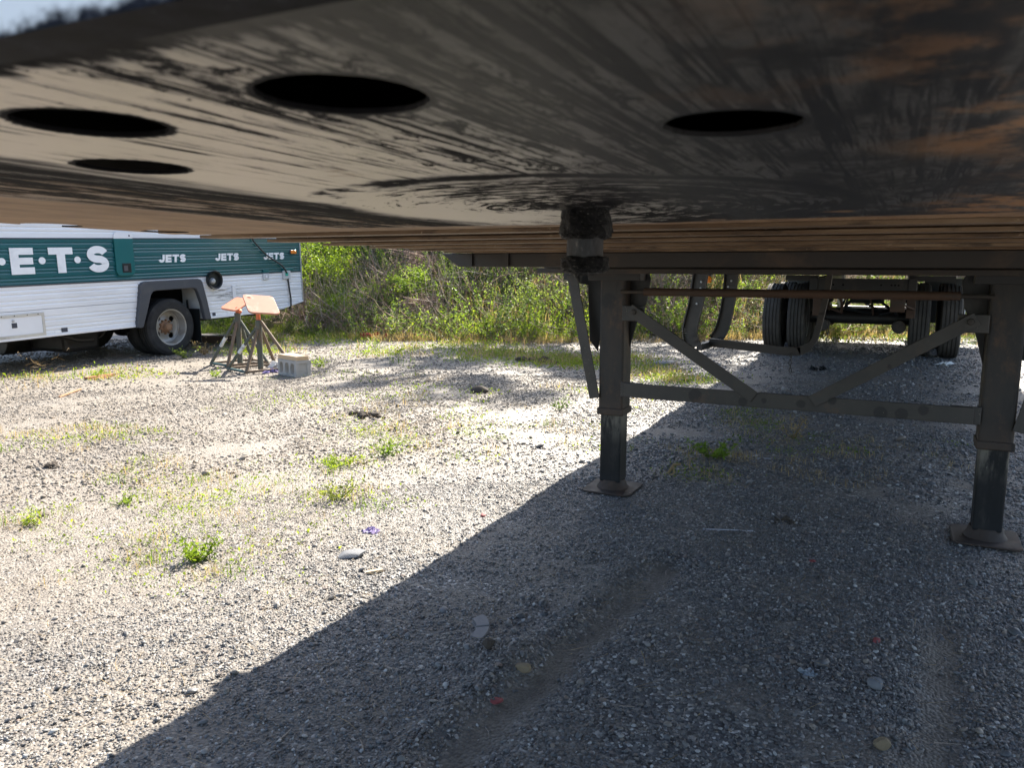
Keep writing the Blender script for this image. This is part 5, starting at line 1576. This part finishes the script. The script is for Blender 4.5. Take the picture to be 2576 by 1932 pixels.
stick([(-1.985, 2.55), (-1.935, 2.60)], 0.007, WOOD, 'wood_chip', 'pale wood chip on sunlit gravel near the shadow edge', 'wood chip', 0.016)
stick([(-1.24, 4.56, 0.02), (-1.21, 4.58, 0.075), (-1.17, 4.585, 0.08)], 0.008, L_DRY, 'dry_stalk', 'curled pale stalk beside the left landing foot', 'stalk')
stick([(-1.23, 4.56, 0.01), (-1.20, 4.555, 0.03), (-1.21, 4.57, 0.075)], 0.006, L_DRY, 'dry_stalk', 'bent lower stalk beside the left landing foot', 'stalk')
MB().tube([(-10.09, 11.4, g1(-10.09, 11.4)), (-10.08, 11.4, 0.30), (-10.06, 11.4, 0.36)], [0.035, 0.03, 0.01], 8).obj('marker_stake', WHITEC, None, smooth=True, label='short white stake at the foot of the bank', cat='stake')
# crumpled litter
def crumple(x_, y_, s_, mat, label, name, cat, seed, flat=0.5, n_=26):
    g = random.Random(seed)
    mm = MB()
    for i in range(n_):
        c_ = Vector((g.gauss(0, 0.35), g.gauss(0, 0.35), abs(g.gauss(0.12, 0.25)) * flat)) * s_
        a_ = Vector((g.gauss(0, 1), g.gauss(0, 1), g.gauss(0, 0.6))).normalized() * s_ * g.uniform(0.2, 0.5)
        b_ = a_.cross(Vector((g.gauss(0, 1), g.gauss(0, 1), g.gauss(0, 1)))).normalized() * s_ * g.uniform(0.12, 0.3)
        z0 = g1(x_, y_)
        P_ = [c_ - a_ - b_, c_ + a_ - b_ * 0.6, c_ + a_ * 0.8 + b_, c_ - a_ * 0.7 + b_ * 0.9]
        nn = a_.cross(b_).normalized() * 0.004
        pts = [Vector((x_, y_, z0)) + p for p in P_]
        pts = [Vector((p.x, p.y, max(p.z, z0 + 0.002))) for p in pts]
        mm.extr(pts, nn)
    return mm.obj(name, mat, None, label=label, cat=cat, fix=False)
crumple(-8.264, 10.95, 0.22, REDPL, 'crumpled red plastic bag at the foot of the bank', 'plastic_bag', 'litter', 3, 0.7)
crumple(-0.206, 2.468, 0.028, BLUEC, 'crumpled blue grey scrap in shaded gravel', 'plastic_scrap', 'litter', 4, 0.6)
crumple(-2.30, 3.00, 0.05, PURPL, 'purple ribbon scrap on sunlit gravel near the shadow', 'ribbon_scrap', 'litter', 5, 0.3, 30)
crumple(-6.80, 7.02, 0.11, PURPL, 'purple ribbon heap between stand and cinder block', 'ribbon_heap', 'litter', 6, 0.3, 30)
crumple(-6.80, 7.28, 0.20, WHITEC, 'white cloth bundled behind the right stand', 'cloth', 'cloth', 7, 0.6, 24)
crumple(0.48, 11.30, 0.16, WHITEC, 'flat white paper on shaded ground by the right tyres', 'paper', 'litter', 8, 0.1, 8)
crumple(-0.95, 10.2, 0.16, BLKPL, 'black rag on shaded gravel before the left tyres', 'rag', 'litter', 10, 0.2, 10)
crumple(-5.3, 15.0, 0.24, REDPL, 'faded red scrap caught high on the bank', 'plastic_scrap', 'litter', 9, 0.8, 14)

# ------------------------------------------------------------------ weeds in the yard
def weed(x_, y_, h_, spread, ns, nl, L0, mat, label, seed, name='weed', cat='weed'):
    g = np.random.default_rng(seed)
    e = empty(name, (x_, y_, g1(x_, y_)), None, label, cat)
    A = np.column_stack([g.normal(0, 0.012, ns), g.normal(0, 0.012, ns), np.full(ns, -0.01)])
    az = g.random(ns) * 6.28
    rr2 = spread * g.uniform(0.35, 1.1, ns)
    B = np.column_stack([np.cos(az) * rr2, np.sin(az) * rr2, h_ * g.uniform(0.45, 1.1, ns)])
    V, F = sticks(A, B, np.full(ns, 0.0022), 0.05, g)
    so = bpy.data.objects.new('stem', npmesh('stem', V, F, mat)); COL.objects.link(so); so.parent = e
    tt = g.uniform(0.2, 1.08, (ns, nl))
    Pp = (A[:, None] + (B - A)[:, None] * tt[..., None]).reshape(-1, 3) + g.normal(0, 0.006, (ns * nl, 3))
    D = rdir(ns * nl, g, 0.15); U = perp(D, g)
    L = L0 * g.uniform(0.5, 1.3, ns * nl)
    V, F = leaf_quads(Pp, D, U, L, L * 0.42)
    lo = bpy.data.objects.new('leaves', npmesh('leaves', V, F, mat)); COL.objects.link(lo); lo.parent = e
    return e
weed(-2.773, 2.345, 0.10, 0.11, 15, 30, 0.022, L_BRIGHT, 'large bright green weed with lobed leaves on sunlit gravel', 21)
weed(-3.876, 2.275, 0.075, 0.075, 8, 9, 0.026, L_BRIGHT, 'upright light green weed at the left edge of the yard', 22)
weed(-3.235, 3.90, 0.06, 0.17, 16, 14, 0.024, L_BRIGHT, 'low yellow green weed in the middle of the sunlit yard', 23)
weed(-3.13, 4.30, 0.11, 0.14, 12, 12, 0.03, L_GRASS, 'dark green weed tuft behind the low yellow green weed', 24)
weed(-2.778, 3.35, 0.11, 0.14, 12, 12, 0.028, L_GRASS, 'small green weed nearer the shadow than the low yellow green weed', 25)
weed(-3.796, 2.75, 0.06, 0.10, 9, 10, 0.022, L_GRASS, 'tiny dark weed left behind the large lobed weed', 26)
weed(-2.756, 6.42, 0.12, 0.12, 10, 10, 0.03, L_MID, 'dark little weed on sunlit gravel left of the landing leg', 27)
weed(-1.096, 5.14, 0.12, 0.16, 18, 16, 0.032, L_SPRING, 'green weed growing in the shade behind the left landing leg', 28)
weed(-6.55, 7.60, 0.12, 0.12, 9, 10, 0.04, L_SPRING, 'small weed right of the cinder block', 29)
weed(-7.1, 6.45, 0.10, 0.08, 8, 8, 0.035, L_BRIGHT, 'little pale weed in front of the right stand', 30)
weed(-8.85, 7.55, 0.14, 0.22, 14, 14, 0.04, L_MID, 'grey green weed growing against the motorhome tyre', 31)
weed(-8.95, 7.95, 0.20, 0.2, 14, 14, 0.035, L_DRY, 'dry tangled weed at the back of the motorhome tyre', 32)
weed(-8.75, 8.5, 0.22, 0.15, 10, 12, 0.05, L_BRIGHT, 'yellow green weed behind the motorhome rear wheel', 33)
weed(-9.9, 10.9, 0.22, 0.22, 14, 14, 0.05, L_BRIGHT, 'yellow green weed by the short white stake', 34)
weed(-8.35, 5.85, 0.10, 0.15, 9, 12, 0.035, L_BRIGHT, 'light weed growing beside the orange lath', 35)
weed(-0.70, 6.10, 0.18, 0.13, 14, 3, 0.03, L_DRY, 'dry straw tuft standing in shade behind the cross bar', 36)

# ground cover (stuff)
cov = proto_coll('cover_kinds', [creeper(1, L_GRASS), creeper(2, L_BRIGHT, 45), creeper(3, L_SPRING, 50, 0.12, 0.018), grass_clump(4, L_GRASS, 22, 0.07, 0.0025, 0.06, 0.5), grass_clump(5, L_DRY, 22, 0.07, 0.002, 0.08, 0.9), twig_clump(6, L_DRY, 14, 0.12, 0.1, 0.0012)])
pat = [(-3.3, 2.9, 0.5, 34), (-3.6, 3.1, 0.45, 30), (-3.0, 2.35, 0.40, 26), (-2.6, 2.35, 0.3, 14), (-4.3, 3.2, 0.3, 20), (-5.8, 3.7, 0.5, 26), (-5.4, 3.8, 0.4, 24), (-3.1, 4.7, 0.5, 30), (-3.6, 4.95, 0.4, 22), (-2.8, 3.3, 0.35, 18), (-3.9, 2.35, 0.3, 14), (-3.2, 3.95, 0.35, 22),
       (-5.1, 9.8, 0.9, 120), (-4.1, 9.6, 0.7, 130), (-3.4, 9.9, 0.7, 90), (-2.7, 9.0, 0.45, 70), (-2.2, 8.6, 0.4, 50), (-2.6, 7.6, 0.5, 34), (-6.8, 9.5, 0.8, 40), (-8.2, 6.0, 0.5, 26), (-8.9, 5.4, 0.5, 22), (-8.6, 8.6, 0.5, 34), (-9.6, 9.8, 0.6, 50),
       (-1.05, 5.2, 0.3, 18), (-1.0, 6.4, 0.35, 26), (-1.2, 6.9, 0.35, 20), (-1.05, 4.7, 0.25, 20), (-0.6, 5.7, 0.45, 24), (-0.3, 5.1, 0.4, 12), (0.0, 6.1, 0.6, 16), (-3.6, 5.3, 1.5, 40), (-4.8, 6.2, 1.8, 40), (-2.4, 5.3, 0.8, 24), (-1.8, 15.8, 1.5, 260), (-0.2, 15.9, 1.5, 260), (1.2, 16.5, 1.4, 120), (-6.3, 10.9, 1.2, 80), (-8.6, 10.6, 0.9, 60)]
pts = []; ixs = []
for (cx_, cy_, rad, n_) in pat:
    q = rng.normal(0, 0.5, (n_, 2)) * rad
    q += np.array([cx_, cy_])
    pts.append(q)
    base_ = [1, 1, 1, 3, 4, 5, 4] if cx_ < -1.5 else [0, 2, 4, 4, 5, 5]
    ixs.append(rng.choice(base_, n_))
xs = np.concatenate(pts); ix = np.concatenate(ixs); n = len(xs)
sc1 = rng.uniform(0.55, 1.25, n)
far = np.clip(np.hypot(xs[:, 0], xs[:, 1]) / 8, 0.75, 1.7)
sc1 = sc1 * far
scatter('ground_cover', np.column_stack([xs, gz(xs[:, 0], xs[:, 1]) - 0.004]), np.column_stack([sc1] * 3), np.column_stack([np.zeros(n), np.zeros(n), rng.random(n) * 6.28]), ix, cov, 'low patches of moss, clover and straw on the gravel', 'ground cover')
# loose straw over the yard
stw = proto_coll('straw_kinds', [twig_clump(60 + i, L_DRY, 7, 0.09, 0.02, 0.0011) for i in range(3)] + [twig_clump(70, TWIG, 5, 0.08, 0.02, 0.0016)])
q = polar(2600, 2.0, 12, 42, 1)
q = q[bank_d(q[:, 0], q[:, 1]) < 0.5]
q = q[(vnoise(q[:, 0], q[:, 1], 1.1, 31) > -0.05)]
n = len(q)
scatter('straw_litter', np.column_stack([q, gz(q[:, 0], q[:, 1]) + 0.004]), np.column_stack([rng.uniform(0.6, 1.4, n), rng.uniform(0.6, 1.4, n), np.full(n, 0.12)]), np.column_stack([np.zeros(n), np.zeros(n), rng.random(n) * 6.28]), rng.integers(0, 4, n), stw, 'dry straw bits strewn over the gravel', 'straw')

# ------------------------------------------------------------------ bank growth (stuff)
leafc = [leafy_clump(100 + i, m_, TWIG, h_, ns_, nl_, l_, sp_) for i, (m_, h_, ns_, nl_, l_, sp_) in enumerate([(L_MID, .42, 11, 24, .034, .22), (L_MID, .32, 10, 24, .03, .24), (L_SPRING, .45, 11, 22, .036, .22), (L_SPRING, .36, 10, 22, .036, .26), (L_BRIGHT, .4, 9, 20, .034, .22), (L_MID, .55, 10, 24, .04, .2)])]
under = proto_coll('undergrowth_kinds', leafc)
n = 7000
bx_ = rng.uniform(-19, 9, n); bd_ = -0.25 + 7.2 * rng.random(n) ** 0.9
by_ = np.interp(bx_, [-60, -30, -14, -9.7, -8, -6, -4, -2, 0, 3, 10, 40], [9.5, 10.2, 10.8, 11.0, 11.1, 11.7, 12.8, 14.6, 16.2, 18.0, 20, 24]) + bd_
f1 = vnoise(bx_, by_, 0.55, 41) + 0.5 * vnoise(bx_, by_, 1.4, 42)
k1 = f1 > -0.2
bx1, by1 = bx_[k1], by_[k1]; n1_ = len(bx1)
hue = vnoise(bx1, by1, 0.4, 43) + 0.4 * rng.normal(0, 0.5, n1_) + 0.03 * (-bx1 - 6)
ix = np.where(hue > 0.22, 4, np.where(hue > 0.02, rng.integers(2, 4, n1_), rng.choice([0, 1, 5], n1_)))
s_ = rng.uniform(0.55, 1.35, n1_)
scatter('undergrowth', np.column_stack([bx1, by1, gz(bx1, by1) - 0.03]), np.column_stack([s_, s_, s_ * rng.uniform(0.7, 1.2, n1_)]), np.column_stack([rng.normal(0.15, 0.2, n1_), rng.normal(0, 0.2, n1_), rng.random(n1_) * 6.28]), ix, under, 'tangled green undergrowth covering the bank', 'undergrowth')
gcs = proto_coll('bank_grass_kinds', [grass_clump(120 + i, L_GRASS if i < 3 else L_DRY, 40, 0.32 if i < 3 else 0.36, 0.0045, 0.12, 0.5) for i in range(5)])
n = 5200
bx_ = rng.uniform(-19, 9, n); bd_ = -0.5 + 6.5 * rng.random(n) ** 1.15
by_ = np.interp(bx_, [-60, -30, -14, -9.7, -8, -6, -4, -2, 0, 3, 10, 40], [9.5, 10.2, 10.8, 11.0, 11.1, 11.7, 12.8, 14.6, 16.2, 18.0, 20, 24]) + bd_
dry = vnoise(bx_, by_, 0.5, 51) + 0.25 * rng.normal(0, 0.6, n) + 0.25 * sstep(-7, -4, bx_) - 0.02
ix = np.where(dry > 0.10, rng.integers(3, 5, n), rng.integers(0, 3, n))
s_ = rng.uniform(0.45, 1.25, n) * np.where(bd_ < 0.4, 0.55, 1)
scatter('bank_grass', np.column_stack([bx_, by_, gz(bx_, by_) - 0.02]), np.column_stack([s_, s_, s_]), np.column_stack([rng.normal(0, 0.2, n), rng.normal(0, 0.2, n), rng.random(n) * 6.28]), ix, gcs, 'long green and straw coloured grass on the bank', 'grass')
tws = proto_coll('brush_kinds', [twig_clump(140 + i, TWIG if i % 2 else TWIGR, 30, 0.6, 0.5 if i < 3 else 1.4, 0.004) for i in range(5)])
n = 3600
bx_ = rng.uniform(-19, 8, n); bd_ = 0.1 + 6.5 * rng.random(n)
by_ = np.interp(bx_, [-60, -30, -14, -9.7, -8, -6, -4, -2, 0, 3, 10, 40], [9.5, 10.2, 10.8, 11.0, 11.1, 11.7, 12.8, 14.6, 16.2, 18.0, 20, 24]) + bd_
kk = vnoise(bx_, by_, 0.7, 61) + 0.35 * rng.normal(0, 0.6, n) > 0.0
bx_, by_ = bx_[kk], by_[kk]; n = len(bx_)
s_ = rng.uniform(0.5, 1.4, n)
scatter('dead_brush', np.column_stack([bx_, by_, gz(bx_, by_)]), np.column_stack([s_, s_, s_]), np.column_stack([rng.normal(0, 0.3, n), rng.normal(0, 0.3, n), rng.random(n) * 6.28]), rng.integers(0, 5, n), tws, 'dead twigs and stalks tangled over the bank', 'brush')

# ------------------------------------------------------------------ shrubs
def shrub(x_, y_, w_, h_, mat, label, seed, L0=0.042, per=70, nc=34, name='shrub'):
    g = np.random.default_rng(seed)
    z0 = g1(x_, y_)
    e = empty(name, (x_, y_, z0), None, label, 'shrub', 'shrubs growing on the bank')
    C = rdir(nc, g) * (g.random(nc) ** 0.4)[:, None]
    C = C * np.array([w_ / 2, w_ / 2, h_ / 2]) + np.array([0, 0, h_ * 0.55])
    C[:, 2] = np.abs(C[:, 2])
    V, F = leaf_cloud(C, g.uniform(0.1, 0.24, nc) * max(w_, h_) ** 0.5, per, L0, g)
    lo = bpy.data.objects.new('foliage', npmesh('foliage', V, F, mat)); COL.objects.link(lo); lo.parent = e
    A = np.column_stack([g.normal(0, 0.06, nc), g.normal(0, 0.06, nc), np.full(nc, -0.05)])
    V, F = sticks(A, C, np.full(nc, 0.008), 0.06, g)
    so = bpy.data.objects.new('stems', npmesh('stems', V, F, TWIG)); COL.objects.link(so); so.parent = e
    return e
shrub(-11.1, 13.1, 1.5, 1.3, L_BRIGHT, 'bright yellow green bush on the bank, nearest the motorhome rear', 201, 0.05)
shrub(-12.2, 13.4, 1.6, 1.6, L_SPRING, 'loose light green bush directly behind the motorhome corner', 202)
shrub(-10.5, 14.6, 1.5, 1.7, L_MID, 'dark green bush standing above the bright yellow green bush', 203)
shrub(-9.75, 11.8, 0.9, 0.55, L_BRIGHT, 'low yellowish bush at the bank foot by the motorhome bumper', 204, 0.038)
shrub(-9.3, 14.9, 1.8, 1.7, L_SPRING, 'sunlit leafy bush at the top of the bank', 205)
shrub(-8.0, 15.6, 1.9, 1.5, L_BRIGHT, 'tall glowing yellow bush on the crest behind the trailer beam', 206)
shrub(-8.6, 12.6, 0.8, 0.8, L_SPRING, 'small upright light bush halfway up the bank', 207, 0.04)
shrub(-6.3, 13.0, 1.5, 0.75, L_MID, 'low spreading dark green bush on the middle of the bank', 208, 0.036)
shrub(-5.0, 14.2, 1.3, 0.9, L_MID, 'green bush on the bank left of the landing leg', 209, 0.04)
shrub(-6.9, 14.7, 0.5, 0.9, L_SPRING, 'slender pale sapling bush in the tall dry grass', 210, 0.05, 24, 16)
shrub(-4.2, 15.9, 1.8, 1.2, L_SPRING, 'light bush beyond the left landing leg top', 211)
shrub(-2.4, 17.2, 1.9, 1.3, L_MID, 'green bush seen through the tyre carrier hoops', 212)
shrub(3.6, 21.0, 2.2, 1.8, L_BRIGHT, 'sunny yellowish bush beyond the right tyres', 213, 0.08)
shrub(2.6, 24.0, 2.6, 2.4, L_SPRING, 'large pale bush far beyond the trailer tail', 214, 0.09)
# brush heaps
def heap(x_, y_, w_, h_, mat, label, seed, n_=420, r_=0.006):
    g = np.random.default_rng(seed)
    z0 = g1(x_, y_)
    P_ = rdir(n_, g) * (g.random(n_) ** 0.5)[:, None] * np.array([w_ / 2, w_ / 2.6, h_])
    P_[:, 2] = np.abs(P_[:, 2])
    D = rdir(n_, g, -0.1); D[:, 2] *= 0.6
    L = w_ * 0.3 * g.uniform(0.3, 1.2, n_)
    V, F = sticks(P_ - D * L[:, None], P_ + D * L[:, None], r_ * g.uniform(0.4, 1.4, n_), 0.12, g)
    V[:, 2] = np.maximum(V[:, 2], -0.08)
    o = bpy.data.objects.new('brush_heap', npmesh('brush_heap', V, F, mat)); COL.objects.link(o)
    o.location = (x_, y_, z0)
    tag(o, label, 'brush heap', 'heaps of dead brush on the bank')
heap(-11.0, 12.15, 1.1, 0.65, TWIG, 'grey tangle of dead brush right of the motorhome bumper', 301)
heap(-9.1, 13.6, 1.3, 0.8, TWIGR, 'purplish brown brush heap high under the trailer beam', 302)
heap(-8.15, 12.3, 1.2, 0.5, TWIGR, 'red brown dead brush low on the bank above the red bag', 303)
heap(-4.4, 15.2, 1.6, 0.9, TWIG, 'dry brown brush stand behind the left landing leg', 304)

# ------------------------------------------------------------------ trees behind the bank
def tree_data(seed, H, cw, leafm, nc=56, per=80, L0=0.18):
    g = np.random.default_rng(seed)
    mm = MB()
    x0 = y0 = 0.0
    path = []
    for k in range(7):
        f_ = k / 6
        path.append((x0, y0, f_ * H * 0.82)); x0 += g.normal(0, 0.10); y0 += g.normal(0, 0.10)
    mm.tube(path, [0.15 * (1 - 0.85 * k / 6) for k in range(7)], 9)
    C = []
    for b in range(13):
        f_ = g.uniform(0.62, 0.97)
        k = f_ * 6; i = int(k); p = Vector(path[i]).lerp(Vector(path[min(6, i + 1)]), k - i)
        a_ = b * 2.4 + g.normal(0, 0.3)
        ln = cw * 0.5 * (1.15 - 0.6 * f_) * g.uniform(0.7, 1.1)
        tip = p + Vector((math.cos(a_) * ln, math.sin(a_) * ln, ln * g.uniform(0.3, 0.8)))
        mid = p.lerp(tip, 0.5) + Vector((g.normal(0, .1), g.normal(0, .1), 0.12))
        mm.tube([p, mid, tip], [0.045, 0.028, 0.01], 6)
        for q_ in (0.55, 0.8, 1.0):
            C.append(p.lerp(tip, q_) + Vector(g.normal(0, 0.2, 3)))
    C = np.array([tuple(c) for c in C])
    extra = rdir(nc - 39 if nc > 39 else 1, g) * np.array([cw * 0.5, cw * 0.5, H * 0.17]) * (g.random((max(1, nc - 39), 1)) ** 0.4) + np.array([0, 0, H * 0.84])
    C = np.concatenate([C, extra])
    V, F = leaf_cloud(C, g.uniform(0.3, 0.7, len(C)), per, L0, g, 0.1)
    A = np.array([tuple(p) for p in mm.v])
    tm = bpy.data.meshes.new('trunk'); tm.from_pydata([tuple(p) for p in A], [], mm.f); tm.materials.append(BARK)
    tm.polygons.foreach_set('use_smooth', [True] * len(tm.polygons))
    return tm, npmesh('crown', V, F, leafm)
TD = [tree_data(401, 10.0, 4.6, L_SPRING), tree_data(402, 9.5, 5.0, L_MID, 60), tree_data(403, 10.5, 4.8, L_SPRING, 60)]
spots = [(-17.5, 20.6, 0, 1.0), (-14.6, 20.2, 1, 1.0), (-12.9, 19.4, 2, 0.95), (-10.7, 19.3, 1, 1.0), (-5.4, 20.6, 2, 0.92), (-3.2, 21.2, 1, 0.9), (1.2, 28.0, 0, 1.0), (4.6, 29.5, 1, 1.0), (7.5, 28.0, 2, 0.9), (11, 33, 0, 1.1)]
for i, (x_, y_, k, s_) in enumerate(spots):
    e = empty('tree', (x_, y_, g1(x_, y_) - 0.05), None, 'leafy spring tree on the bank top, its crown above the trailer edge', 'tree', 'trees along the top of the bank')
    for dname, dm_ in (('trunk', TD[k][0]), ('crown', TD[k][1])):
        o = bpy.data.objects.new(dname, dm_); COL.objects.link(o); o.parent = e
    e.scale = (s_, s_, s_ * rnd.uniform(0.9, 1.1))
    e.rotation_euler = (0, 0, rnd.random() * 6.28)
